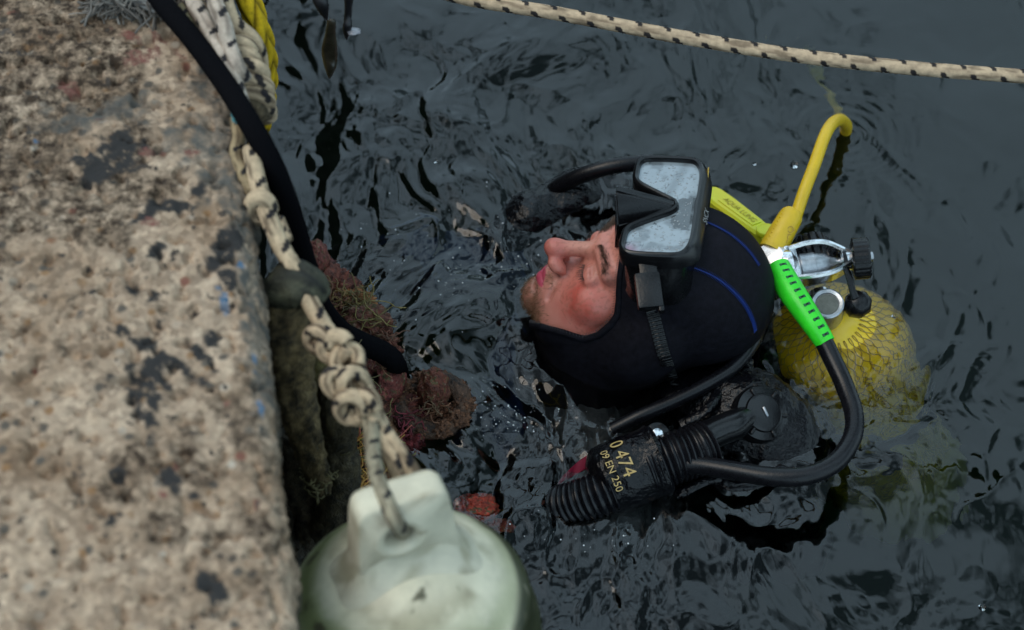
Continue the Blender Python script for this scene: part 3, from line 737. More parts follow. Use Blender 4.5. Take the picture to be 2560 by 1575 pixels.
# skirt
an = np.linspace(0, 2 * pi, 181)[:-1]; hull = []
for (a, b_) in ol3:
    t = atan2(b_ - .002, a); hull.append((.093 * abs(cos(t)) ** .62 * np.sign(cos(t)), .002 + .045 * abs(sin(t)) ** .62 * np.sign(sin(t))))
hull = np.array(hull); o0 = inset(ol3, .002); mixr = lambda t: o0 * (1 - t) + hull * t
dp = lambda base, k_: base - k_ * np.clip(np.abs(hull[:, 0]) / .09, 0, 1) ** 1.5
child(mask, 'skirt', *loftf([(o0, -.006), (mixr(.25), dp(-.018, 0)), (mixr(.6), dp(-.022, .006)), (mixr(.9) * [1.0, .97], dp(-.027, .018)), (hull * [.965, .92], dp(-.030, .029)), (hull * [.93, .98], dp(-.032, .038)), (hull * [.90, .9], dp(-.031, .034)), (hull * [.90, .8], dp(-.028, .02)), (inset(ol3, .007), -.012)]), rub)
ym = mat('yellow_trim', (.45, .28, .02), .4)
tr = [mk(a, b_, h) for a, b_, h in ((-.075, .0445, -.004), (-.05, .0455, -.006), (-.01, .0465, -.010), (.012, .0470, -.016), (.030, .0465, -.020))]
child(mask, 'trim_line', *tube(tr, .0007, 6, .003), ym)
def text_mesh(s, size):
    cu = bpy.data.curves.new('t', 'FONT'); cu.body = s; cu.size = size; cu.extrude = size * .01; o = bpy.data.objects.new('t', cu); COL.objects.link(o)
    bpy.context.view_layer.update(); me = bpy.data.meshes.new_from_object(o.evaluated_get(bpy.context.evaluated_depsgraph_get()))
    V = np.array([v.co[:] for v in me.vertices]); F = [tuple(p.vertices) for p in me.polygons]; bpy.data.objects.remove(o); bpy.data.curves.remove(cu); bpy.data.meshes.remove(me); return V, F
prt = mat('black_print', (.02, .02, .025), .5); wpr = mat('white_print', (.5, .5, .5), .5)
b_ = MB(); V_, F_ = text_mesh('TEMPERED   GLASS', .0058); V_[:, 0] -= V_[:, 0].mean()
b_.add(MO + MA * (.010 + V_[:, :1]) + MU * (.0365 - V_[:, 1:2] * -1 - .003) + MN * (-.0034), F_); b_.obj('lens_text', prt, lens)
b_ = MB(); V_, F_ = text_mesh('SNCX', .0090); V_[:, 0] -= V_[:, 0].mean()
b_.add(MO + MA * (.012 - V_[:, :1]) + MU * (.0515 - .0045 * V_[:, 1:2] / .0065) + MN * (-.0105 + .0065 * V_[:, 1:2] / .0065), F_); b_.obj('side_logo', wpr, mask)
# buckle and strap
bk = mk(.100, .004, -.050); bq = cw((.12, -1, .25)); bq /= np.linalg.norm(bq)
bc = at(1622, 730, .0); bc = at(1622, 728, .182)
bm2 = MB(); bm2.add(*rbox(bc, cw((.99, .1, 0)), cw((-.1, .93, -.35)), cw((0, .35, .93)), .027, .040, .012, .003)).add(*rbox(bc + cw((.012, -.012, .004)), cw((.99, .1, 0)), cw((-.1, .93, -.35)), cw((0, .35, .93)), .006, .022, .010, .002)).add(*rbox(bc + cw((0, .02, -.012)), cw((.99, .1, 0)), cw((-.1, .93, -.35)), cw((0, .35, .93)), .020, .03, .014, .004))
bm2.obj('buckle', rub, mask, smooth='auto')
sp_ = [at(1625, 752, .172)]
for px, py in [(1627, 765), (1637, 800), (1646, 835), (1655, 870), (1666, 905), (1676, 935), (1688, 968)]:
    h_, d_ = hit(HF0, px, py); sp_.append(h_ - d_ * .003)
C_, _ = catmull(sp_, .0011); b_ = MB(); T_, A_, B_ = frames(C_)
for i in range(0, len(C_)):
    out = (C_[i] - HC); out -= T_[i] * (out @ T_[i]); out /= np.linalg.norm(out); sd_ = np.cross(T_[i], out)
    hgt = .0042 if i % 4 < 2 else .0026
    if i % 4 in (0,): b_.add(*rbox(C_[i] + out * .0008, T_[i], sd_, out, .0024, .0140, .0034, .0006, 1))
st = []
for off in (-.0068, .0068):
    st.append([])
V_, F_ = [], []
for i in range(len(C_)):
    out = (C_[i] - HC); out -= T_[i] * (out @ T_[i]); out /= np.linalg.norm(out); sd_ = np.cross(T_[i], out)
    V_ += [C_[i] + sd_ * .0068 - out * .001, C_[i] + sd_ * .0068 + out * .0012, C_[i] - sd_ * .0068 + out * .0012, C_[i] - sd_ * .0068 - out * .001]
for i in range(len(C_) - 1):
    for j in range(4): F_.append((i * 4 + j, i * 4 + (j + 1) % 4, i * 4 + 4 + (j + 1) % 4, i * 4 + 4 + j))
b_.add(V_, F_); b_.obj('strap', rub, mask, smooth='auto')

# ------------------------------------------------------------------ scuba tank with valve
def px(n): return n / 2235.0
TT = at(2085, 850, -.035); TD = np.array([.22, -.02, -1.0]); TD /= np.linalg.norm(TD); TR = .082
tank = empty('scuba_tank', TT - TD * .05, 'yellow scuba tank in a netting sleeve, mostly under water behind the diver', 'scuba tank')
tm = mat('yellow_paint', (.95, .62, .008), .35, var=.35, vscale=25, tint=(.75, .42, .02), coat=.2)
prof = [(-.062, .0001), (-.062, .020), (-.050, .022), (-.036, .030), (-.024, .050), (-.006, .070), (.02, .080), (.05, TR), (.53, TR), (.56, .07), (.57, .04), (.57, .0001)]
child(tank, 'cylinder', *lathe(prof, TT, TD, 64, cap=False), tm)
net = MB(); nm = mat('netting', (.42, .27, .07), .6, var=.4, vscale=60)
u_ = np.cross(TD, [0, 0, 1.0]); u_ /= np.linalg.norm(u_); v_ = np.cross(TD, u_)
ts = np.linspace(-.035, .34, 190); rr = np.interp(ts, [p[0] for p in prof], [p[1] for p in prof]) + .0012
for sg in (-1, 1):
    for k_ in range(34):
        th = k_ * 2 * pi / 34 + sg * (ts * 2.4 + .045 * np.sin(ts * 2 * pi / .0145) * 1.0) + .05 * pn(ts * 30, k_ * .7 + sg, 1)
        net.add(*tube_vf(TT + TD * ts[:, None] + rr[:, None] * (np.cos(th)[:, None] * u_ + np.sin(th)[:, None] * v_), .00050, 4))
net.obj('net_sleeve', nm, tank)
dk = mat('dark_webbing', (.02, .02, .024), .6, var=.3)
child(tank, 'tank_band', *lathe([(.185, TR + .001), (.187, TR + .005), (.242, TR + .005), (.244, TR + .001)], TT, TD, 64, cap=False), dk)
chrome = mat('chrome', (.72, .73, .75), .18, 1.0, var=.2, vscale=120, bump=.1, bscale=200)
steel = mat('brushed_steel', (.45, .46, .48), .34, 1.0, var=.35, vscale=90, bump=.15, bscale=500)
Z3 = .055
vc = at(2073, 775, .035)
child(tank, 'valve_stem', *lathe([(-.006, .010), (-.004, .013), (.012, .015), (.030, .0135), (.034, .012), (.075, .018)], vc + np.array([0, 0, .012]), (TT - vc) * [1, 1, 1] + [0, 0, -.02], 32), steel)
vb = tank
capd = cw((-.10, .42, .90)); cc = at(2068, 766, .055)
V_, F_ = lathe([(-.030, .0165), (.004, .0185), (.0075, .0185), (.0085, .0170), (.0070, .0135), (.0055, .0130), (.0055, .0001)], cc, capd, 48); vcp = child(tank, 'valve_cap', V_, F_, steel); child(vcp, 'cap_disc', *lathe([(.0056, .0128), (.0062, .0125), (.0063, .0001)], cc, capd, 40), mat('dull_grey_metal', (.10, .11, .10), .45, .6, var=.3, vscale=200))
child(tank, 'valve_body', *lathe([(0, .012), (.01, .0135), (.030, .0125), (.036, .011)], cc - capd * .034, at(2040, 690, .045) - cc + capd * .02, 28), chrome)
V_, F_ = lathe([(-.004, .019), (0, .0235), (.020, .0245), (.034, .0225), (.040, .012), (.041, .0001)], at(2040, 668, .062), at(2020, 598, .062) - at(2040, 668, .062), 96, wob=lambda th, d: 1 - .075 * (np.abs(np.sin(th * 9)) ** .6 < .45))
child(tank, 'valve_knob', V_, F_, rub)

# ------------------------------------------------------------------ regulator first stage, yoke and hoses
RG = at(1942, 660, .075)
reg = empty('regulator', RG, 'chrome regulator first stage with yoke clamp and three hoses behind the hood', 'regulator')
pa = at(1918, 672, .078); pb = at(2120, 645, .078); ya = (pb - pa) / np.linalg.norm(pb - pa); yc = cw((.0, .42, .907)); yc -= ya * (yc @ ya); yc /= np.linalg.norm(yc); yb = np.cross(yc, ya)
V_, F_ = lathe([(-.008, .0001), (-.008, .014), (-.005, .0185), (.012, .0195), (.016, .0175), (.017, .013), (.020, .013)], at(1925, 655, .066), cw((.55, .25, .80)), 48)
child(reg, 'first_stage_body', *lathe([(-.022, .016), (-.016, .0215), (.012, .0215), (.018, .0165), (.0195, .0001)], at(1932, 660, .072), cw((-.35, .40, .85)), 48), mat('satin_chrome', (.80, .80, .82), .28, .85, var=.15, vscale=200))
child(reg, 'first_stage_collar', *lathe([(0, .017), (.004, .0195), (.012, .0195), (.016, .015), (.020, .012)], at(1950, 668, .076), ya, 40), chrome)
yk = MB(); base = at(1978, 668, .076)
yk.add(*rbox(base, ya, yb, yc, .016, .046, .026, .004, 3))
for s in (-1, 1):
    path = [base + yb * s * .0185 + yc * .004, base + ya * .020 + yb * s * .0205 + yc * .007, base + ya * .040 + yb * s * .019 + yc * .007, base + ya * .056 + yb * s * .012 + yc * .003, base + ya * .066 + yb * s * .006]
    C_, _ = catmull(path, .003); T_, A_, B_ = frames(C_); V2, F2 = [], []
    for i, c in enumerate(C_):
        n_ = np.cross(T_[i], yc); n_ /= np.linalg.norm(n_); up_ = np.cross(n_, T_[i])
        for a, h in ((-.0028, -.012), (-.0032, .008), (-.0012, .0105), (.0012, .0105), (.0032, .008), (.0028, -.012)): V2.append(c + n_ * a + up_ * h)
    for i in range(len(C_) - 1):
        for j in range(6): F2.append((i * 6 + j, i * 6 + (j + 1) % 6, i * 6 + 6 + (j + 1) % 6, i * 6 + 6 + j))
    yk.add(V2, F2)
yk.add(*lathe([(0, .009), (.002, .0115), (.016, .0120), (.018, .010)], base + ya * .056 - yc * .001, ya, 36))
yk.obj('yoke', chrome, reg, smooth='auto')
child(reg, 'valve_barrel', *lathe([(0, .012), (.002, .0145), (.018, .0150), (.0185, .0142), (.0195, .0142), (.030, .0125), (.037, .008), (.045, .0045), (.05, .004)], base + ya * .008 - yc * .002, ya, 44), steel)
child(reg, 'yoke_screw', *lathe([(0, .0055), (.022, .0055)], base + ya * .072, ya, 20), steel)
V_, F_ = lathe([(-.002, .015), (0, .0225), (.001, .0235), (.017, .0235), (.019, .0215), (.0195, .006), (.0195, .0001)], at(2132, 648, .078), ya * .97 + yc * .16 - yb * .12, 90, wob=lambda th, d: 1 - .03 * (np.cos(th * 22) > .3))
child(reg, 'yoke_knob', V_, F_, rub, smooth='auto')
cap_ = MB(); V_, F_ = lathe([(0, .0075), (.001, .0105), (.004, .0105), (.005, .0075)], at(2105, 652, .078), ya, 24); cap_.add(V_, F_)
cap_.add(*tube([at(2108, 655, .083), at(2122, 690, .075), at(2130, 722, .066), at(2138, 745, .058)], [.0030, .0042, .0042, .005], 10, .003, flat=.5))
V_, F_ = lathe([(-.010, .010), (-.008, .0145), (.004, .0165), (.014, .0135), (.018, .008), (.0185, .0001)], at(2143, 762, .040), cw((.1, .25, .96)), 8); cap_.add(V_, F_)
cap_.obj('dust_cap', rub, reg, smooth='auto')
# yellow hose with sleeve
yel = mat('yellow_rubber', (.66, .43, .006), .42, var=.35, vscale=50, tint=(.40, .25, .02), bump=.15, bscale=300)
yh = child(reg, 'yellow_hose', *tube(P3([(1990, 540, .10), (2010, 480, .115), (2035, 415, .125), (2060, 345, .125), (2078, 312, .110), (2095, 300, .085), (2108, 303, .055), (2116, 318, .015), (2105, 345, -.04), (2060, 385, -.22), (2010, 420, -.45), (1950, 470, -.70)]), .0072, 20, .004), yel)
sl = MB(); sl.add(*tube(P3([(1928, 628, .082), (1945, 598, .087), (1962, 568, .094), (1978, 540, .10), (1983, 532, .101)]), [.0150, .0152, .0145, .0135, .0110], 24, .0025))
for t in np.linspace(0, 1, 9):
    c = at(1935 + 40 * t - 12, 615 - 75 * t - 3, .088 + .015 * t); sl.add(*rbox(c + cw((-.002, 0, .005)), cw((.85, -.5, 0)), cw((.5, .85, 0)), cw((0, 0, 1)), .008, .0016, .006, .0006, 1))
b2 = MB(); V_, F_ = text_mesh('SEAQ', .0105); V_[:, 0] -= V_[:, 0].mean(); dx_ = cw((.50, .86, 0)); dy_ = cw((-.86, .50, 0)); c_ = at(1957, 590, .089) + cw((.002, -.001, .0136))
V_[:, 2] -= .0005; b2.add(c_ + V_[:, :1] * dx_ + (V_[:, 1:2] - .004) * dy_ + V_[:, 2:] * cw((0, 0, 1)), F_)
s_ = sl.obj('yellow_hose_sleeve', yel, reg); e_ = b2.obj('embossed_text', mat('dark_yellow', (.34, .20, .01), .5), s_)
# green sleeve + black hose to the inflator
grn = mat('green_rubber', (.03, .66, .02), .38, var=.2, vscale=60, bump=.1, bscale=300)
GP = P3([(1945, 668, .088), (1970, 715, .088), (2000, 760, .086), (2035, 812, .080), (2064, 858, .072)])
gs_ = child(reg, 'green_hose_sleeve', *tube(GP, [.0140, .0150, .0142, .0128, .0112], 28, .002), grn)
C_, s_ = catmull(np.c_[GP, [.0140, .0150, .0142, .0128, .0112]], n=240); T_, _, _ = frames(C_[:, :3]); b_ = MB(); b3 = MB()
for k_ in range(11):
    i = int(18 + k_ * 20.5); c = C_[i, :3]; t = T_[i]; v = CAMP - c; v -= t * (v @ t); v /= np.linalg.norm(v); sd_ = np.cross(t, v)
    if sd_[0] < 0: sd_ = -sd_
    dirn = v * .87 + sd_ * .46; tang = np.cross(t, dirn); r = C_[i, 3]
    b_.add(*rbox(c + dirn * (r - .0008), t, tang, dirn, .0036, .0082, .0024, .0005, 1)); b3.add(*rbox(c + dirn * (r + .0001) + tang * .0, t, tang, dirn, .0016, .0030, .0018, .0003, 1))
b_.obj('sleeve_slots', mat('slot_dark_green', (.005, .10, .03), .5), gs_); b3.obj('slot_gaps', rub, gs_)
hose = mat('hose_rubber', (.006, .006, .008), .28, var=.3, vscale=80, bump=.08, bscale=350, spec=.3)
child(reg, 'inflator_hose', *tube(P3([(2055, 845, .074), (2082, 900, .066), (2112, 965, .060), (2135, 1035, .058), (2130, 1095, .058), (2090, 1155, .058), (2020, 1188, .056), (1930, 1192, .052), (1840, 1178, .046), (1760, 1165, .040), (1690, 1160, .036)]), .0104, 24, .004), hose)
child(reg, 'second_stage_hose', *tube(P3([(1700, 430, .03), (1640, 408, .052), (1590, 408, .055), (1520, 418, .05), (1450, 440, .035), (1400, 465, .015), (1360, 498, -.015), (1300, 560, -.07), (1240, 640, -.14)]), .0098, 20, .004), hose)
child(reg, 'low_pressure_hose', *tube(P3([(1905, 800, .03), (1880, 860, .035), (1830, 920, .032), (1760, 965, .028), (1680, 1005, .020), (1600, 1040, .012), (1530, 1075, .0)]), .0080, 18, .004), hose)

# ------------------------------------------------------------------ yellow octopus hose protector / safety handle (floating beside the hood)
sn = empty('hose_protector', at(1860, 545, .01), 'flat yellow rubber hose protector floating beside the hood', 'hose protector')
a0, a1 = at(1768, 482, .004), at(1955, 622, .045); dx_ = (a1 - a0) / np.linalg.norm(a1 - a0); nz_ = cw((.12, .62, .78)); nz_ -= dx_ * (nz_ @ dx_); nz_ /= np.linalg.norm(nz_); dy_ = np.cross(nz_, dx_); Ln = np.linalg.norm(a1 - a0)
oh = [(0, .006), (.004, .011), (.012, .0135), (.035, .0145), (Ln * .62, .013), (Ln * .85, .011), (Ln, .009)]
ou = [(x_, y_) for x_, y_ in oh] + [(x_, -y_) for x_, y_ in oh[::-1]]
lime = mat('yellow_lime_rubber', (.60, .50, .02), .45, var=.9, vscale=9, tint=(.42, .58, .01), bump=.1, bscale=300)
child(sn, 'sleeve', *prism(ou, a0, dx_, dy_, nz_, -.013, .008, .003), lime, smooth='auto')
b_ = MB(); b_.add(*prism([(x_, y_ * .6) for x_, y_ in [(.032, .012), (.10, .011), (.10, -.011), (.032, -.012)]], a0, dx_, dy_, nz_, .0078, .0090, .0006))
b_.obj('raised_panel', lime, sn, smooth='auto')
V_, F_ = text_mesh('AQUA LUNG', .0105); V_ -= V_.mean(0); b_ = MB(); b_.add(a0 + dx_ * .066 + nz_ * .0095 + V_[:, :1] * dx_ + V_[:, 1:2] * dy_ * 1.0, F_); b_.obj('panel_text', mat('worn_yellow', (.40, .33, .04), .5), sn)
child(sn, 'round_tab', *lathe([(0, .0125), (.004, .0125), (.0055, .0115), (.0045, .0095), (.0045, .0001)], a0 + dx_ * (Ln - .030) + nz_ * .006, nz_, 32), lime)
for q in (.030, .050):
    pass

# ------------------------------------------------------------------ buoyancy vest with inflator
vest = empty('buoyancy_vest', at(1880, 1060, -.02), 'glossy wet black buoyancy vest on the diver with an inflator hose', 'buoyancy vest')
VS = SDF(np.arange(-.26, .30, .0034) + HC[0], np.arange(-.36, .30, .0034) + HC[1], np.arange(-.52, .03, .0034) + HC[2])
def vcap(p, q, r1, r2, k): VS.cap(p, q, r1, r2, k)
s0 = at(1700, 1010, -.030); s1 = at(1800, 1010, -.022); s2 = at(1900, 1040, -.015); s3 = at(1960, 1120, -.03)
for p, q, a, b_ in ((s0, s1, .035, .040), (s1, s2, .040, .042), (s2, s3, .042, .036), (s3, at(1990, 1180, -.10), .036, .04), (at(1790, 1120, -.03), at(1900, 1120, -.03), .036, .04)): vcap(p, q, a, b_, .03)
bkx = TT + TD * .16 + np.array([-TR - .02, 0, 0])
for yy in (-.14, 0, .14): vcap(bkx + [0, yy * .7, .10], bkx + [.01, yy, -.22], .045, .055, .05)
vcap(CHEST + [-.05, -.17, .06], CHEST + [-.09, -.13, -.22], .05, .055, .04); vcap(CHEST + [-.05, .17, .03], CHEST + [-.09, .13, -.22], .05, .055, .04)
vcap(SHR + [0, -.02, .0], bkx + [0, .12, .08], .045, .045, .04)
vcap(at(1262, 600, -.028), at(1330, 548, -.020), .024, .028, .03); vcap(at(1330, 548, -.020), at(1440, 500, -.020), .028, .030, .03); vcap(at(1440, 500, -.020), at(1520, 520, -.05), .030, .04, .03)
Vv, Fv = VS.mesh()
dvp = .0035 * fbm(Vv[:, 0] * 22, Vv[:, 1] * 22, Vv[:, 2] * 22, 4); Vv = Vv + np.c_[dvp, dvp * .6, dvp * 1.2]
vinyl = mat('wet_black_nylon', (.0035, .0035, .005), .16, var=.4, vscale=35, bump=.8, bscale=60, bdist=.008, spec=.3, coat=.0)
child(vest, 'bladder', Vv, Fv, vinyl)
stp = MB()
for pts, wd in (([(1872, 900, .012), (1868, 960, .02), (1890, 1010, .026), (1940, 1060, .020), (1975, 1120, 0)], .006), ([(1760, 1190, .004), (1830, 1215, .010), (1900, 1205, .010), (1960, 1170, .004)], .007), ([(1690, 1240, -.002), (1750, 1205, .008), (1800, 1190, .012)], .007), ([(1700, 1060, .012), (1760, 1030, .022), (1790, 990, .024), (1800, 950, .020)], .006)):
    stp.add(*tube(P3(pts), wd, 12, .005, flat=.5))
stp.obj('webbing', vinyl, vest)
dvc = at(1902, 1035, .030); dva = cw((.35, .25, .90))
dv = child(vest, 'dump_valve', *lathe([(-.020, .020), (-.012, .031), (0, .032), (.004, .030), (.006, .022), (.009, .021), (.010, .018), (.010, .0001)], dvc, dva, 36), gloss)
b_ = MB()
for k_ in range(6):
    t = k_ * pi / 3 + .3; u2 = np.cross(dva, [0, 0, 1.0]); u2 /= np.linalg.norm(u2); v2 = np.cross(dva, u2); dd_ = u2 * cos(t) + v2 * sin(t); b_.add(*rbox(dvc + dd_ * .025 + dva * .006, dd_, np.cross(dva, dd_), dva, .009, .004, .004, .001, 1))
b_.obj('valve_vents', rub, dv)
child(dv, 'dump_valve_pin', *rbox(dvc + dva * .011, cw((.4, -.9, 0)), cw((.9, .4, 0)), dva, .012, .0035, .002, .0008, 1), steel)
def pleat(r, amp, per):
    return lambda s: r + amp * (np.abs(np.sin(pi * s / per)) ** .7)
def corr(name, pts, r, amp, per, sides=32):
    C, s = catmull(P3(pts), .0011); child(vest, name, *tube_vf(C, pleat(r, amp, per)(s), sides), hose)
child(vest, 'inflator_elbow', *tube(P3([(1865, 1045, .030), (1835, 1062, .034), (1800, 1075, .036), (1765, 1092, .036), (1750, 1100, .036)]), [.0150, .0170, .0165, .0170, .0200], 28, .003), gloss)
corr('corrugated_hose', [(1772, 1112, .030), (1735, 1128, .031), (1690, 1143, .030), (1645, 1160, .026), (1615, 1172, .024)], .0245, .0045, .0058)
corr('mouthpiece_hose', [(1535, 1222, .016), (1500, 1236, .012), (1460, 1250, .004), (1425, 1262, -.006), (1400, 1268, -.016)], .0200, .0045, .0062)
IA, IB = at(1648, 1150, .018), at(1500, 1208, .008); ia = (IB - IA) / np.linalg.norm(IB - IA); IL = np.linalg.norm(IB - IA); IR = .040
tl = lathe([(-.004, .020), (-.003, IR * .93), (.002, IR * 1.03), (.006, IR * 1.0), (.012, IR * .97), (IL * .5, IR), (IL - .004, IR * .96), (IL, IR * .90), (IL + .008, IR * .6), (IL + .009, .02)], IA, ia, 56)
isl = child(vest, 'inflator_sleeve', *tl, vinyl)
gold = mat('gold_print', (.52, .36, .13), .45, var=.35, vscale=160)
vv = CAMP - (IA + IB) / 2; vv -= ia * (vv @ ia); vv /= np.linalg.norm(vv); ww = np.cross(vv, ia)
if ww @ UPV > 0: ww = -ww      # towards the bottom of the picture
def wraptext(s, size, along, start, gap=1.0):
    b_ = MB(); V_, F_ = text_mesh(s, size); V_[:, 0] *= gap
    th = (start + V_[:, 0]) / IR; al = along - V_[:, 1]; r = IR + .0008 + V_[:, 2] * .5
    b_.add(IA + ia * al[:, None] + r[:, None] * (np.cos(th)[:, None] * vv + np.sin(th)[:, None] * ww), F_); return b_
wraptext('0 474', .0210, IL * .68, -.042, .98).obj('approval_number', gold, isl)
wraptext('09 EN 250', .0115, IL * .87, -.034).obj('standard_number', gold, isl)
child(vest, 'snap_button', *lathe([(-.004, .007), (0, .0070), (.002, .0060), (.003, .003), (.003, .0001)], at(1643, 1085, .034), cw((.1, .3, .95)), 28), chrome)
child(vest, 'button_patch', *lathe([(-.010, .012), (0, .014), (.003, .013), (.0035, .0001)], at(1643, 1087, .029), cw((.1, .3, .95)), 28), vinyl)
redm = mat('magenta_ribbon', (.30, .012, .045), .5)
rb_ = empty('ribbon', at(1425, 1180, -.01), 'magenta fabric ribbon under the water beside the inflator', 'ribbon')
V_, F_ = [], []
rp = P3([(1490, 1138, .010), (1462, 1158, .004), (1435, 1176, -.002), (1410, 1198, -.008), (1395, 1216, -.02)]); C_, _ = catmull(rp, .004)
for i, c in enumerate(C_):
    n_ = cw((.45, .85, .1)); w_ = .013 * (1 - .25 * i / len(C_)); V_ += [c + n_ * w_ + [0, 0, .001], c - n_ * w_ + [0, 0, .001], c - n_ * w_ - [0, 0, .001], c + n_ * w_ - [0, 0, .001]]
for i in range(len(C_) - 1):
    for j in range(4): F_.append((i * 4 + j, i * 4 + (j + 1) % 4, i * 4 + 4 + (j + 1) % 4, i * 4 + 4 + j))
child(rb_, 'strip', V_, F_, redm)
# ------------------------------------------------------------------ ropes
ropem = mat('rope_fibre', (.5, .4, .3), .85, attr=True, var=.35, vscale=110, bump=.5, bscale=900, bdist=.0008, spec=.2)
wetrope = mat('wet_rope_fibre', (.1, .08, .05), .6, attr=True, var=.5, vscale=45, bump=.9, bscale=500, bdist=.003, spec=.4)
cabm = mat('cable_sheath', (.004, .004, .005), .8, attr=True, spec=.03, bump=.3, bscale=700, bdist=.0008)
GB, GF = lin(190, 166, 136), lin(26, 26, 32)
def rope(name, pts, r, kind, parent=None, seed=0, step=.0016, sides=28, base=None, flat=1.0, dirt=.6):
    pts = np.asarray(pts, float)
    if np.ndim(r): Q, s = catmull(np.c_[pts, np.asarray(r)], step); C = Q[:, :3]; rr = Q[:, 3]
    else: C, s = catmull(pts, step); rr = np.full(len(C), r)
    T = np.arange(sides) * 2 * pi / sides; S_, TH = np.meshgrid(s, T, indexing='ij'); R = np.repeat(rr[:, None], sides, 1)
    rm = float(rr.mean())
    if kind == 'fleck':
        R = R * (1 + .035 * np.maximum(np.sin(TH * 7 + S_ * 2 * pi / (.9 * rm)), np.sin(TH * 7 - S_ * 2 * pi / (.9 * rm))) + .03 * fbm(S_ * 70, TH * 1.2, seed, 2))
        col = np.array(base or GB) * np.ones(R.shape + (3,)); n1 = fbm(S_ * 30, np.cos(TH) * 1.2, np.sin(TH) * 1.2 + seed, 3)
        d_ = (dirt * sst(-.05, .5, n1))[..., None]; col = col * (1 - d_) + np.array((.050, .028, .017)) * d_
        P_ = 2.35 * 2 * rm * .9; m_ = np.zeros(R.shape)
        for row, (t0, off) in enumerate(((.1, 0), (2.2, .5), (4.3, .45))):
            u = ((S_ / P_ + off + .13 * seed) % 1 - .5) * P_; v = (((TH - t0 + pi) % (2 * pi)) - pi) * rm
            for du, dv in ((-.28, -.40), (0, 0), (.28, .40)):
                m_ = np.maximum(m_, (np.maximum(np.abs(u - du * rm * 1.2), np.abs(v - dv * rm)) < .36 * rm))
        col = col * (1 - m_[..., None] * .96) + np.array(GF) * m_[..., None] * .96
    elif kind == 'plait':
        lam = 2.9 * rm; ph = (TH * 3) % (2 * pi); a = np.abs(np.sin(S_ * pi / lam * 1.3 + np.abs(ph - pi) * .8)) ** .6; b_ = np.abs(np.sin(TH * 1.5 + .3)) ** .5
        R = R * (.70 + .30 * a * (.5 + .5 * b_) + .02 * fbm(S_ * 200, TH * 2, seed, 2)); col = np.array(base) * (.15 + .95 * a * (.6 + .4 * b_))[..., None]
    elif kind == 'black':
        R = R * (1 + .05 * np.maximum(np.sin(TH * 9 + S_ * 2 * pi / .008), np.sin(TH * 9 - S_ * 2 * pi / .008))); col = np.array((.0035, .0035, .0045)) * np.ones(R.shape + (3,))
    else:
        R = R * (1 + .13 * fbm(S_ * 75, np.cos(TH) * 3, np.sin(TH) * 3 + seed, 5) + .06 * fbm(S_ * 30, np.cos(TH) * 2, np.sin(TH) * 2 + seed, 4) + .05 * np.sin(S_ * 2 * pi / (.55 * rm) + TH) * (kind == 'lay')); n1 = fbm(S_ * 40, np.cos(TH) * 2, np.sin(TH) * 2 + seed, 3)
        b0 = np.array(base or (.120, .084, .038)); n4 = fbm(S_ * 260, np.cos(TH) * 9, np.sin(TH) * 9 + seed, 2); col = b0 * (1 + 1.1 * n1 + 1.0 * n4)[..., None].clip(.2, 3)
    Tt, A, B = frames(C); V = C[:, None] + R[..., None] * (np.cos(TH)[..., None] * A[:, None] + flat * np.sin(TH)[..., None] * B[:, None]); V = V.reshape(-1, 3)
    n = len(C); ii = np.arange(n * sides).reshape(n, sides); jj = np.roll(ii, -1, 1)
    F = np.stack([ii[:-1], jj[:-1], jj[1:], ii[1:]], -1).reshape(-1, 4); F = [tuple(f) for f in F] + [tuple(range(sides))[::-1], tuple(int(x_) for x_ in ii[-1])]
    m__ = cabm if kind == 'black' else wetrope if kind in ('moss', 'lay') else ropem; c_ = col.reshape(-1, 3)
    if parent is not None: return child(parent, name, V, F, m__, col=c_)
    o_ = C[len(C) // 2]; ob = mesh_obj(name, V - o_, F, m__, col=c_); ob.location = o_; return ob
def fuzz(pts_c, r, n, ln, wd, colr_, name, parent, m__):
    b_ = MB()
    for _ in range(n):
        i = random.randrange(len(pts_c)); d = rng.normal(size=3); d /= np.linalg.norm(d); p = pts_c[i] + d * r * .95; q = rng.normal(size=3) * .6 + d
        q /= np.linalg.norm(q); l = ln * random.uniform(.4, 1.3); b_.add(*tube_vf([p, p + q * l * .5 + rng.normal(size=3) * l * .12, p + q * l], wd, 3), np.array(colr_) * random.uniform(.6, 1.5))
    return b_.obj(name, m__, parent, col=b_.col())
hm2 = mat('fibres', (.2, .15, .1), .7, attr=True)
# mooring line across the top of the picture
ml = rope('mooring_line', P3([(980, -60, .36), (1160, -5, .36), (1400, 35, .36), (1700, 92, .36), (2000, 140, .36), (2300, 172, .36), (2570, 192, .36), (2800, 215, .36)]), .0072, 'fleck', seed=1, dirt=.55, base=lin(184, 160, 132))
tag(ml, 'pale braided mooring line with black flecks stretched over the water behind the diver', 'mooring rope')
# black cable over the quay
c1 = rope('black_cable', P3([(360, -70, .535), (400, 0, .53), (480, 95, .53), (560, 205, .525), (620, 300, .52), (665, 380, .50), (705, 470, .46), (735, 560, .40), (765, 660, .32), (800, 760, .22), (850, 825, .13), (905, 858, .095), (955, 880, .075), (985, 905, .055), (1000, 945, -.03)]), [.0098, .0098, .0098, .0098, .0100, .0102, .0102, .0102, .0102, .0105, .0110, .0118, .0120, .0118, .0110], 'black')
tag(c1, 'thick black braided cable sloping over the quay edge down into the water', 'cable')
# yellow rope
yr = rope('yellow_rope', P3([(560, -200, .40), (605, -60, .42), (622, 0, .42), (638, 50, .41), (655, 105, .39), (664, 160, .36), (662, 230, .32), (650, 300, .26), (640, 380, .2)]), .0135, 'plait', base=(.62, .40, .012), sides=64)
tag(yr, 'plaited yellow rope hanging over the far quay edge', 'rope')
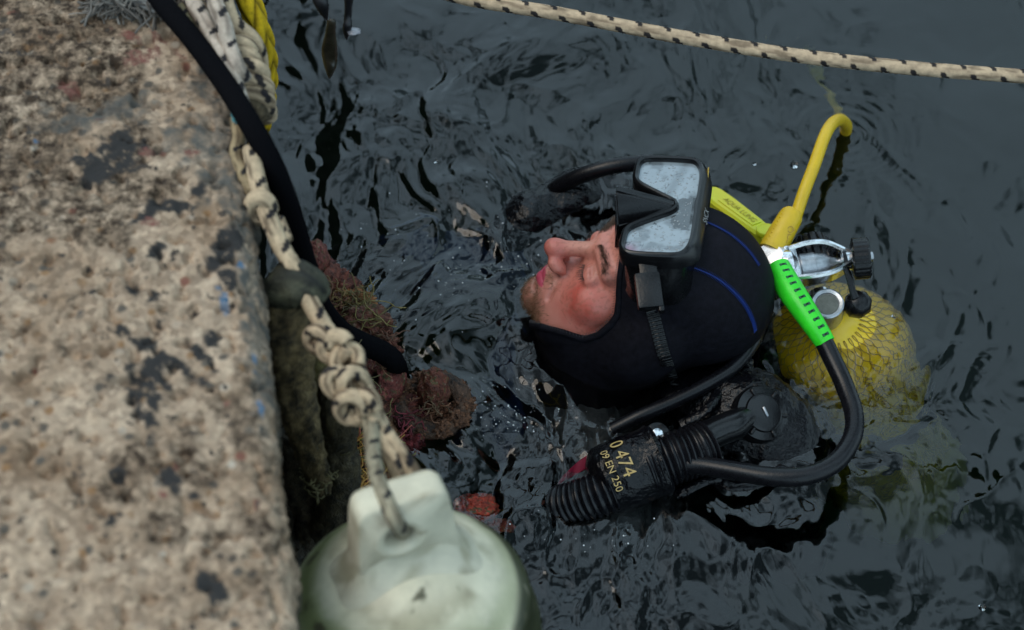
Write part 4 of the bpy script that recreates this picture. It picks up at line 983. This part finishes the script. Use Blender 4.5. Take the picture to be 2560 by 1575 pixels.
# bundle of flecked ropes with whipping turns at the arris
bundle = 'flecked ropes bundled over the quay edge'
def fl(pts, r, lab, seed, base=None, dirt=.6, name='flecked_rope'):
    o = rope(name, P3(pts), r, 'fleck', seed=seed, base=base, dirt=dirt); tag(o, lab, 'rope', bundle); return o
fl([(440, -60, .525), (478, 0, .525), (515, 60, .525), (545, 125, .525), (575, 185, .52), (600, 245, .51), (610, 300, .49)], .0078, 'pale flecked rope running along the right side of the black cable', 2, base=lin(188, 172, 156), dirt=.5)
fl([(520, -60, .545), (535, 0, .545), (560, 60, .54), (572, 110, .53), (590, 160, .525), (612, 200, .51)], .0076, 'whitish flecked rope in the middle of the bundle', 3, base=lin(184, 168, 152), dirt=.55)
fl([(545, -80, .525), (562, -10, .525), (578, 45, .52), (600, 70, .515), (630, 95, .505), (648, 130, .49), (655, 185, .46), (660, 235, .43)], .0072, 'tan flecked rope bowing out beside the yellow rope', 4, dirt=.5)
fl([(455, 20, .515), (470, 60, .515), (500, 115, .512), (530, 165, .51)], .0066, 'short greenish rope squeezed under the black cable', 5, base=(.20, .18, .11), dirt=.5)
wh = empty('rope_whipping', at(628, 200, .50), 'coil of rope turns bound around the bundle at the quay edge', 'rope coil')
for k_, (cx, cy, w_, z_) in enumerate([(606, 122, 27, .515), (612, 148, 29, .51), (626, 178, 38, .505), (634, 212, 42, .495), (640, 246, 38, .485), (650, 272, 30, .47)]):
    c = at(cx, cy, z_ - .012); a_x = cw((.93, -.30, .1)); a_y = cw((.12, .30, .93)); pts = [c + a_x * px(w_) * .78 * cos(t) + a_y * .016 * sin(t) + cw((.1, -.3, 0)) * .003 * t / pi for t in np.linspace(-.2, 2 * pi - .2, 14)]
    rope('turn', pts, .0070, 'fleck', parent=wh, seed=k_ + 7, dirt=.75)
rope('core', P3([(595, 90, .50), (615, 160, .495), (640, 240, .475), (658, 285, .455)]), .014, 'moss', parent=wh, base=(.16, .12, .07))
# descending line with knots that carries the fender
kl = empty('knotted_rope', at(760, 700, .44), 'long tan flecked rope with a chain of knots running down to the white fender', 'rope')
def kr(n_, pts, r, seed, **k): return rope(n_, P3(pts), r, 'fleck', parent=kl, seed=seed, **k)
kr('strand', [(590, 300, .50), (596, 345, .50), (590, 385, .495), (610, 440, .49), (635, 490, .485), (652, 530, .475)], .0062, 21, base=lin(150, 130, 100), dirt=.8)
kr('strand', [(628, 370, .50), (636, 420, .495), (650, 480, .49), (672, 545, .485), (705, 620, .475), (740, 680, .465), (765, 735, .455), (800, 800, .445), (835, 850, .44), (880, 905, .435), (910, 965, .43), (935, 1030, .43), (965, 1090, .43), (1010, 1150, .43), (1040, 1200, .42)], .0080, 22, dirt=.8)
kr('strand', [(700, 545, .48), (722, 600, .475), (700, 560, .48)], .004, 23)
kr('strand', [(905, 990, .44), (925, 1060, .44), (932, 1130, .445), (945, 1200, .470), (965, 1250, .478), (988, 1300, .476), (1002, 1322, .456), (1006, 1330, .43)], .0068, 24, base=lin(150, 140, 118), dirt=.5)
kr('strand', [(880, 930, .435), (905, 1010, .432), (945, 1090, .43), (985, 1150, .43), (1010, 1200, .42)], .0085, 25, dirt=.8)
for k_, (cx, cy, rx, ry, ang, z_) in enumerate([(652, 520, 22, 22, .2, .485), (800, 850, 26, 20, .5, .452), (838, 868, 30, 24, -.4, .455), (868, 905, 26, 30, .2, .45), (850, 960, 30, 22, .6, .452), (885, 965, 22, 30, -.2, .455), (880, 1020, 28, 26, .3, .45), (915, 1020, 20, 30, 0, .45)]):
    c = at(cx, cy, z_); e1 = cw((cos(ang), -sin(ang), .15)); e2 = cw((sin(ang), cos(ang), .35)); s_ = 1 / 2900
    pts = [c + e1 * rx * s_ * 1.15 * cos(t) + e2 * ry * s_ * 1.15 * sin(t) + cw((0, 0, 1)) * .006 * sin(t * 1.0 + k_) for t in np.linspace(0, 2 * pi * .92, 14)]
    rope('knot_loop', pts, .0066 if k_ else .0075, 'fleck', parent=kl, seed=30 + k_, dirt=.7 + .25 * (k_ % 2))
tl_ = rope('frayed_teal_cord', P3([(585, 270, .505), (590, 300, .505), (597, 325, .50), (600, 350, .495), (585, 372, .49)]), .0042, 'plait', base=(.10, .30, .33)); tag(tl_, 'thin frayed teal and white cord hanging at the quay edge under the black cable', 'cord')
# mossy straps hanging from the edge down the wall
straps = 'mossy rope loops hanging down the quay wall'
def ms(pts, r, lab, seed, base=None, flat=1.0, kind='moss'):
    o = rope('mossy_rope', P3(pts), r, kind, seed=seed, base=base, flat=flat, sides=36, step=.0025); tag(o, lab, 'rope', straps); return o
ms([(690, 745, .40), (708, 722, .44), (740, 712, .452), (772, 722, .450), (795, 748, .44)], [.016, .019, .021, .019, .014], 'dark mossy bend of the hanging strap where the flecked rope passes over it', 1, base=(.045, .044, .026))
ms([(728, 735, .43), (725, 800, .41), (726, 880, .38), (735, 960, .34), (752, 1050, .30), (775, 1130, .25), (795, 1190, .21), (803, 1230, .18)], [.021, .021, .021, .020, .018, .015, .013, .010], 'broad brown mossy strap hanging left of the knots and tapering to a rounded tip', 2, flat=.6)
ms([(775, 790, .38), (785, 870, .34), (792, 940, .30), (800, 1020, .26)], [.014, .014, .013, .011], 'shorter olive mossy strap behind the knots', 3, base=(.07, .055, .018))
ms([(838, 960, .30), (846, 1030, .27), (845, 1110, .22), (850, 1190, .18), (842, 1270, .14), (815, 1330, .10)], [.015, .018, .019, .020, .020, .018], 'thick dark mossy rope hanging behind the fender lug', 4, base=(.050, .038, .018))
ms([(735, 1080, .20), (740, 1160, .17), (762, 1230, .13), (790, 1290, .10), (780, 1345, .07)], [.017, .019, .020, .019, .016], 'ribbed brown rope coil low against the quay wall', 5, base=(.055, .040, .022), kind='lay')
ms([(760, 1330, .05), (790, 1370, .02), (770, 1420, -.03)], .02, 'wet mossy rope end dipping into the water beside the fender', 6, base=(.035, .03, .016))
# ------------------------------------------------------------------ old net with floats along the wall
enc = mat('encrusted', (.14, .05, .03), .65, attr=True, var=.6, vscale=130, bump=1, bscale=330, bdist=.004, spec=.4)
grp = 'encrusted net floats at the waterline'
def flt(px_, py_, z_, r, seed, base, lab, amp=.14, hole=None, name='net_float'):
    c = at(px_, py_, z_); V_, F_, U_ = blob((0, 0, 0), r, seed, amp, 2.2, 5, .05)
    n1 = fbm(U_[:, 0] * 5 + seed, U_[:, 1] * 5, U_[:, 2] * 5, 4); n2 = fbm(U_[:, 0] * 24 + seed, U_[:, 1] * 24, U_[:, 2] * 24, 2)
    cc = np.array(base) * (1 + .8 * n1)[:, None].clip(.3, 2.2); g = sst(.15, .5, n1)[:, None]; cc = cc * (1 - g) + np.array((.10, .075, .03)) * g
    w__ = .6 * sst(.55, .8, n2)[:, None]; cc = cc * (1 - w__) + np.array((.42, .30, .22)) * w__
    if hole is not None:
        h_ = np.array(hole) / np.linalg.norm(hole); dd = np.linalg.norm(U_ - h_, axis=1); V_ = V_ * (1 - .55 * sst(.36, .20, dd))[:, None]; cc = cc * (1 - .9 * sst(.36, .24, dd))[:, None]
    o = mesh_obj(name, V_, F_, enc, col=cc); o.location = c; tag(o, lab, 'net float', grp); return o, c
flt(790, 655, .02, (.016, .026, .026), 1, (.22, .06, .045), 'flattened pink crusted float beside the black cable')
flt(918, 812, .035, (.027, .024, .022), 2, (.16, .05, .03), 'lumpy reddish brown float under the green filaments', .3)
flt(957, 948, .025, (.026, .030, .026), 3, (.20, .045, .035), 'round crimson crusted float with a hole in its middle', .08, hole=(-.45, -.45, .75))
flt(1084, 975, .025, (.018, .019, .032), 4, (.17, .05, .03), 'upright rust red float standing in a crusted ring', .16)
flt(1192, 1274, -.008, (.024, .018, .012), 5, (.42, .045, .02), 'bright red float just under the water surface', .22)
flt(1245, 1328, -.020, (.016, .009, .007), 6, (.26, .04, .02), 'small red scrap trailing behind the submerged float', .3)
flt(1170, 1325, -.022, (.009, .014, .007), 7, (.30, .05, .03), 'thin red sliver under water next to the white fender', .3)
rc = at(1078, 1015, .004); ring = [rc + np.array([.036 * cos(t), .033 * sin(t), .004 * sin(2 * t)]) for t in np.linspace(0, 2 * pi, 24)]
o = rope('crusted_ring', ring, .0105, 'moss', seed=9, base=(.065, .034, .02)); tag(o, 'crusted brown ring lying at the waterline around the upright float', 'ring')
for k_ in range(0): pass
nets = empty('tangled_net', at(880, 860, 0), 'tangle of old fishing net grown over with red and olive weed along the quay wall', 'fishing net')
for k_, (a, b_, z_, r, base) in enumerate([(835, 745, .01, (.030, .036, .022), (.08, .028, .02)), (872, 775, .015, (.03, .026, .02), (.11, .055, .02)), (870, 1080, .02, (.034, .055, .04), (.045, .022, .012)), (905, 1150, .02, (.036, .05, .035), (.06, .03, .012)), (985, 1030, .0, (.03, .026, .015), (.08, .025, .02)), (1020, 1075, -.005, (.024, .036, .015), (.085, .014, .018)), (800, 705, .0, (.02, .03, .018), (.09, .03, .03)), (760, 1400, -.01, (.05, .04, .03), (.03, .025, .014)), (905, 880, .0, (.035, .04, .02), (.06, .03, .015)), (985, 985, .0, (.02, .018, .012), (.20, .17, .09)), (830, 1000, .05, (.03, .07, .05), (.03, .02, .012)), (880, 800, .02, (.016, .014, .012), (.30, .28, .17)), (850, 790, .02, (.02, .022, .02), (.07, .03, .02)), (945, 870, .0, (.022, .02, .015), (.09, .035, .025)), (925, 1010, .01, (.026, .03, .02), (.07, .03, .02)), (960, 1110, -.005, (.02, .03, .015), (.05, .035, .015)), (1040, 1045, -.004, (.022, .014, .012), (.08, .04, .025)), (1110, 1030, -.002, (.012, .010, .010), (.10, .05, .03)), (850, 1180, .03, (.03, .05, .04), (.035, .024, .012)), (810, 720, .01, (.014, .018, .014), (.14, .05, .04)), (720, 1250, .05, (.03, .08, .05), (.02, .018, .012)), (700, 1100, .08, (.03, .09, .05), (.018, .016, .010))]):
    V_, F_, U_ = blob(at(a, b_, z_), r, 20 + k_, .45, 3, 5, .14); n1 = fbm(U_[:, 0] * 6 + k_, U_[:, 1] * 6, U_[:, 2] * 6, 4)
    child(nets, 'weed_clump', V_, F_, enc, col=np.array(base) * np.array((1.9, 1.5, 1.25)) * (1 + 1.1 * n1)[:, None].clip(.15, 2.4))
for k_, t in enumerate(np.linspace(0, 2 * pi, 11)[:-1]):
    V_, F_, U_ = blob(rc + np.array([.037 * cos(t), .034 * sin(t), .002]), (.012, .011, .009), 60 + k_, .5, 3, 4, .14); n1 = fbm(U_[:, 0] * 6 + k_, U_[:, 1] * 6, U_[:, 2] * 6, 4)
    child(nets, 'weed_clump', V_, F_, enc, col=np.array((.13, .055, .026)) * (1 + 1.1 * n1)[:, None].clip(.15, 2.4))
fb = MB()
def curl(px0, py0, z0, n, sp, ln, cols, wd=.0007):
    for _ in range(n):
        p = at(px0 + random.gauss(0, sp), py0 + random.gauss(0, sp), z0 + random.uniform(0, .02)); d = rng.normal(size=3); pts = [p]
        for _k in range(7): d = d * .75 + rng.normal(size=3) * .85; d[2] = d[2] * .6 - .02; pts.append(pts[-1] + d / np.linalg.norm(d) * ln / 7)
        C_, _s = catmull(pts, .004); c = np.array(random.choice(cols)) * random.uniform(.6, 1.3); fb.add(*tube_vf(C_, wd, 4), c)
curl(895, 770, .035, 46, 14, .045, [(.18, .13, .035), (.12, .09, .03), (.22, .17, .06)])
curl(925, 795, .04, 12, 9, .045, [(.18, .14, .04)])
curl(895, 1120, .06, 110, 22, .05, [(.40, .20, .03), (.16, .14, .03), (.30, .07, .04)])
curl(890, 1215, .07, 60, 14, .035, [(.50, .27, .05), (.42, .20, .04)])
curl(870, 1060, .06, 70, 18, .05, [(.12, .10, .03), (.26, .10, .04)])
curl(1010, 1060, .010, 26, 20, .022, [(.16, .015, .025), (.10, .012, .02)], .0009)
curl(1075, 1015, .012, 30, 16, .018, [(.12, .07, .035), (.18, .08, .04)], .0008)
curl(845, 940, .12, 30, 14, .05, [(.10, .08, .03)])
curl(790, 1180, .20, 30, 22, .03, [(.12, .10, .04)])
curl(835, 745, .03, 50, 16, .02, [(.16, .06, .03), (.20, .12, .04)])
curl(930, 860, .03, 40, 22, .035, [(.10, .05, .03), (.16, .06, .035)])
curl(830, 1010, .10, 40, 14, .05, [(.07, .055, .025), (.10, .06, .03)])
curl(960, 905, .045, 14, 10, .02, [(.3, .15, .08)], .0004)
ff = fb.obj('net_filaments', hm2, nets, col=fb.col()); ff['kind'] = 'stuff'

# ------------------------------------------------------------------ white fender on the rope
FC = at(1004, 1318, .432); FA = np.array([.035, -.14, -.99]); FA /= np.linalg.norm(FA)
fd = empty('fender_buoy', FC, 'large round white fender with green algae streaks hanging from the knotted rope', 'fender')
fx = cw((.93, .40, -.1)); fx -= FA * (fx @ FA); fx /= np.linalg.norm(fx); fy = np.cross(FA, fx)
if fy @ TW < 0: fy = -fy
FR = .113
body0 = FC + FA * .030 - fy * .0
n_u, n_t = 110, 160; pr = []
for t in np.linspace(0, 1, n_u):
    if 1: ang = -pi / 2 + t * (pi - .02) + .01; pr.append((FR * 1.04 * (1 + sin(ang)), FR * cos(ang)))
pr = [(d, r * (1 + .035 * math.exp(-((d - .062) / .010) ** 2) - .018 * math.exp(-((d - .085) / .010) ** 2))) for d, r in pr]
V_, F_ = lathe(pr, body0, FA, n_t, cap=False); dV = V_ - body0; dA = dV @ FA; fxx = dV @ fx; fyy = dV @ fy
nz_ = fbm(fxx * 9, fyy * 30, dA * 9, 4); n2_ = fbm(fxx * 28, fyy * 28, dA * 28, 4)
cf = np.tile(np.array((.66, .60, .44)), (len(V_), 1))
def tf(m_, c): 
    global cf; m_ = np.clip(m_, 0, 1)[:, None]; cf = cf * (1 - m_) + np.array(c) * m_
tf(sst(.07, .10, dA) * sst(.0, .45, nz_ + .35 * np.exp(-((dA - .035) / .014) ** 2) * (1 + (fxx < 0) * .8)), (.46, .48, .33))
tf(.9 * np.exp(-((dA - .045) / .016) ** 2) * sst(.09, -.03, fxx) * sst(-.5, .3, n2_ + .3), (.15, .19, .04)); tf(.55 * np.exp(-((dA - .046) / .012) ** 2) * sst(-.6, .2, n2_), (.30, .31, .15)); tf(.75 * sst(.095, .12, dA) * sst(-.5, .3, nz_ + .2), (.50, .52, .38))
tf(.65 * np.exp(-((dA - .020) / .008) ** 2) * sst(-.2, .5, n2_ + .2), (.25, .21, .12))
tf(.7 * sst(.08, .16, dA) * sst(-.3, .5, nz_), (.54, .54, .42))
tf(sst(.0, .018, fxx - .060 + .055 * n2_) * sst(.050, .060, dA + .25 * (fxx - .07)), (.035, .038, .015))
tf(sst(.30, .45, n2_) * sst(.2, .5, fbm(fxx * 60, fyy * 60, dA * 60, 2)), (.10, .09, .05))
fm = mat('fender_vinyl', (.6, .6, .55), .42, attr=True, var=.18, vscale=35, bump=.15, bscale=120, spec=.45, sss=0)
child(fd, 'body', V_, F_, fm, col=cf)
# lug with hole: slab with bevel and a hole ring
lw, lh, lt = .078, .082, .030; nseg = 96
def sq(t, a, b_, e_): c, s_ = cos(t), sin(t); return (a * np.sign(c) * abs(c) ** e_, b_ * np.sign(s_) * abs(s_) ** e_)
tt = np.linspace(0, 2 * pi, nseg, endpoint=False); lc_ = FC - FA * .006 ; hole_c = (-.006, .004)
def lugp(u, v, w_): return lc_ + fx * u * (1 + .20 * (.5 - v / lh)) + (-FA) * v + fy * w_ * (1 + .25 * (.5 - v / lh))
rl = []
for sc, w_ in ((.93, -lt / 2), (1, -lt / 2 + .006), (1, lt / 2 - .007), (.975, lt / 2 - .002), (.93, lt / 2)):
    rl.append([lugp(*(np.array(sq(t, lw / 2, lh / 2, .28)) * sc), w_) for t in tt])
for rr_, w_ in ((.0225, lt / 2), (.0205, lt / 2 + .0030), (.0155, lt / 2 + .0035), (.0125, lt / 2 + .001), (.0105, lt / 2 - .006), (.0105, -lt / 2 + .002), (.015, -lt / 2)):
    rl.append([lugp(hole_c[0] + rr_ * cos(t), hole_c[1] + rr_ * sin(t), w_) for t in tt])
Vl = np.array(rl).reshape(-1, 3); nr = len(rl); Fl = [(i * nseg + j, i * nseg + (j + 1) % nseg, ((i + 1) % nr) * nseg + (j + 1) % nseg, ((i + 1) % nr) * nseg + j) for i in range(nr) for j in range(nseg)]
n3 = fbm(Vl[:, 0] * 40, Vl[:, 1] * 40, Vl[:, 2] * 40, 4); cl_ = np.tile(np.array((.60, .54, .40)), (len(Vl), 1)); m3 = sst(.05, .5, n3)[:, None] * .6; cl_ = cl_ * (1 - m3) + np.array((.26, .20, .12)) * m3
child(fd, 'lug', Vl, Fl, fm, col=cl_)
# skirt of the lug flaring into the body
fl_ = []
for k_ in range(9):
    q = k_ / 8; sc = 1.17 + .85 * q ** 2.0; fl_.append([lc_ + fx * a * sc * 1.0 - FA * (-.014 - .056 * q) + fy * b_ * (1.22 + 3.2 * q ** 1.8) for a, b_ in [sq(t, lw / 2 - .001, lt / 2 - .001, .30 + .5 * q) for t in tt]])
Vf = np.array(fl_).reshape(-1, 3); Ff = [(i * nseg + j, i * nseg + (j + 1) % nseg, (i + 1) * nseg + (j + 1) % nseg, (i + 1) * nseg + j) for i in range(8) for j in range(nseg)]
n3 = fbm(Vf[:, 0] * 40, Vf[:, 1] * 40, Vf[:, 2] * 40, 4); c3 = np.tile(np.array((.60, .545, .41)), (len(Vf), 1)); m3 = sst(.0, .5, n3)[:, None] * .6; c3 = c3 * (1 - m3) + np.array((.27, .23, .13)) * m3
child(fd, 'neck', Vf, Ff, fm, col=c3)

# ------------------------------------------------------------------ dark strips hanging at the top of the picture
hm3 = mat('dark_kelp', (.030, .024, .014), .35, var=.8, vscale=60, bump=.8, bscale=120, bdist=.002, coat=.2, spec=.5)
def blade(name, pts, ws, lab, m__, th=.003):
    C, s = catmull(np.c_[P3(pts), np.array(ws) / 2400.0], .002); side_ = cw((1, 0, .15)); V, F = [], []
    for i, c in enumerate(C):
        w_ = c[3]; f = cw((0, .1, 1)); k_ = .18 * sin(i * .07)
        for a, t in ((-1, 0), (-.6, th), (0, th * 1.4), (.6, th), (1, 0), (.6, -th), (0, -th * 1.4), (-.6, -th)): V.append(c[:3] + side_ * w_ * a + f * (t + k_ * w_ * a))
    for i in range(len(C) - 1):
        for j in range(8): F.append((i * 8 + j, i * 8 + (j + 1) % 8, i * 8 + 8 + (j + 1) % 8, i * 8 + 8 + j))
    F += [tuple(range(8))[::-1], tuple((len(C) - 1) * 8 + j for j in range(8))]
    o0_ = C[len(C) // 2, :3]; o = mesh_obj(name, np.array(V) - o0_, F, m__); o.location = o0_; tag(o, lab, 'hanging strip'); return o
blk = mat('black_strip', (.006, .006, .008), .5)
blade('rubber_strip', [(795, -60, .50), (798, -10, .49), (806, 20, .48), (815, 48, .46)], [24, 20, 15, 4], 'short black strip above the pointed brown one', blk)
blade('kelp_blade', [(828, 50, .47), (828, 62, .465), (826, 85, .45), (824, 120, .43), (825, 150, .41), (826, 175, .40), (824, 196, .385)], [9, 11, 13, 19, 18, 12, 2], 'pointed brown kelp blade hanging at the top of the picture', hm3)
blade('rubber_strip', [(872, -60, .50), (872, -10, .49), (870, 40, .46), (868, 70, .45), (866, 97, .43)], [30, 12, 9, 11, 3], 'narrow black strip with a scrap of torn film at its tip', blk)
flm = mat('torn_film', (.25, .24, .26), .25, spec=.8)
V_, F_, _u = blob(at(884, 78, .445), (.007, .005, .0016), 5, .5, 2, 3, .2); o = mesh_obj('torn_film', V_ - at(884, 78, .445), F_, flm); o.location = at(884, 78, .445); tag(o, 'scrap of torn grey film caught on the narrow black strip', 'plastic scrap')
# frayed grey rope pile at the top left
fr = empty('frayed_rope_end', at(330, 0, .52), 'frayed grey rope end lying on the quay beside the black cable', 'rope')
fb = MB()
for _ in range(420):
    cx = random.choice((270, 300, 350, 400, 330)); p = at(cx + random.gauss(0, 28), -45 + random.gauss(0, 20), .505 + random.random() * .02); pts = [p]; d = rng.normal(size=3) * .5 + cw((random.choice((-.5, .4)), -.9, 0))
    for _k in range(5): d = d * .8 + rng.normal(size=3) * .35; d[2] -= .05; q = pts[-1] + d / np.linalg.norm(d) * .008; q[2] = max(q[2], QZ + .003); pts.append(q)
    fb.add(*tube_vf(pts, random.uniform(.0006, .0014), 4), np.array((.17, .15, .13)) * random.uniform(.2, 1.5))
fb.obj('fibres', hm2, fr, col=fb.col())
rope('strand', P3([(200, -60, .512), (260, -20, .515), (330, -8, .517), (400, 10, .515), (425, 5, .512)]), .010, 'plait', parent=fr, base=(.36, .34, .32))
# floating bubbles
bub = bpy.data.materials.new('bubble_film'); bub.use_nodes = True; b = bub.node_tree.nodes['Principled BSDF']; b.inputs['Transmission Weight'].default_value = 1; b.inputs['Roughness'].default_value = .0; b.inputs['IOR'].default_value = 1.25
for (a, b_, r) in ((1985, 412, .0055), (1886, 410, .0028), (2235, 790, .003), (2455, 1520, .004), (1330, 1010, .0025), (1090, 405, .003)):
    c = at(a, b_, 0); c[2] = float(water_h(c[0], c[1])) ; V_, F_ = lathe([(0, r), (r * .35, r * .93), (r * .7, r * .7), (r * .93, r * .35), (r, .0001)], (0, 0, 0), (0, 0, 1), 20)
    o = mesh_obj('bubble', V_, F_, bub); o.location = c; tag(o, 'small clear air bubble floating on the open water', 'bubble', 'air bubbles')

# froth, with white beads added as painted glints on the disturbed water
fo = MB()
for cx, cy, sx, sy, n_ in ((1260, 1050, 90, 22, 60), (1120, 690, 60, 90, 40), (1150, 1000, 90, 50, 30), (950, 640, 70, 60, 30), (1280, 660, 40, 30, 25), (1330, 520, 60, 40, 25), (1500, 1330, 120, 40, 30), (1300, 980, 60, 40, 30)):
    for _ in range(n_):
        c = at(random.gauss(cx, sx), random.gauss(cy, sy), 0); r = random.choice((.0003, .0004, .0005, .0006, .0010)); c[2] = float(water_h(c[0], c[1])) - r * .2
        fo.add(*lathe([(0, r), (r * .45, r * .85), (r * .75, r * .5), (r * .85, .00005)], c, (0, 0, 1), 8))
ff = fo.obj('foam_glints', mat('foam_glints', (.75, .78, .8), .2, spec=.8)); tag(ff, 'tiny white froth bubbles and painted glints scattered over the churned water round the diver', None, None, 'stuff')
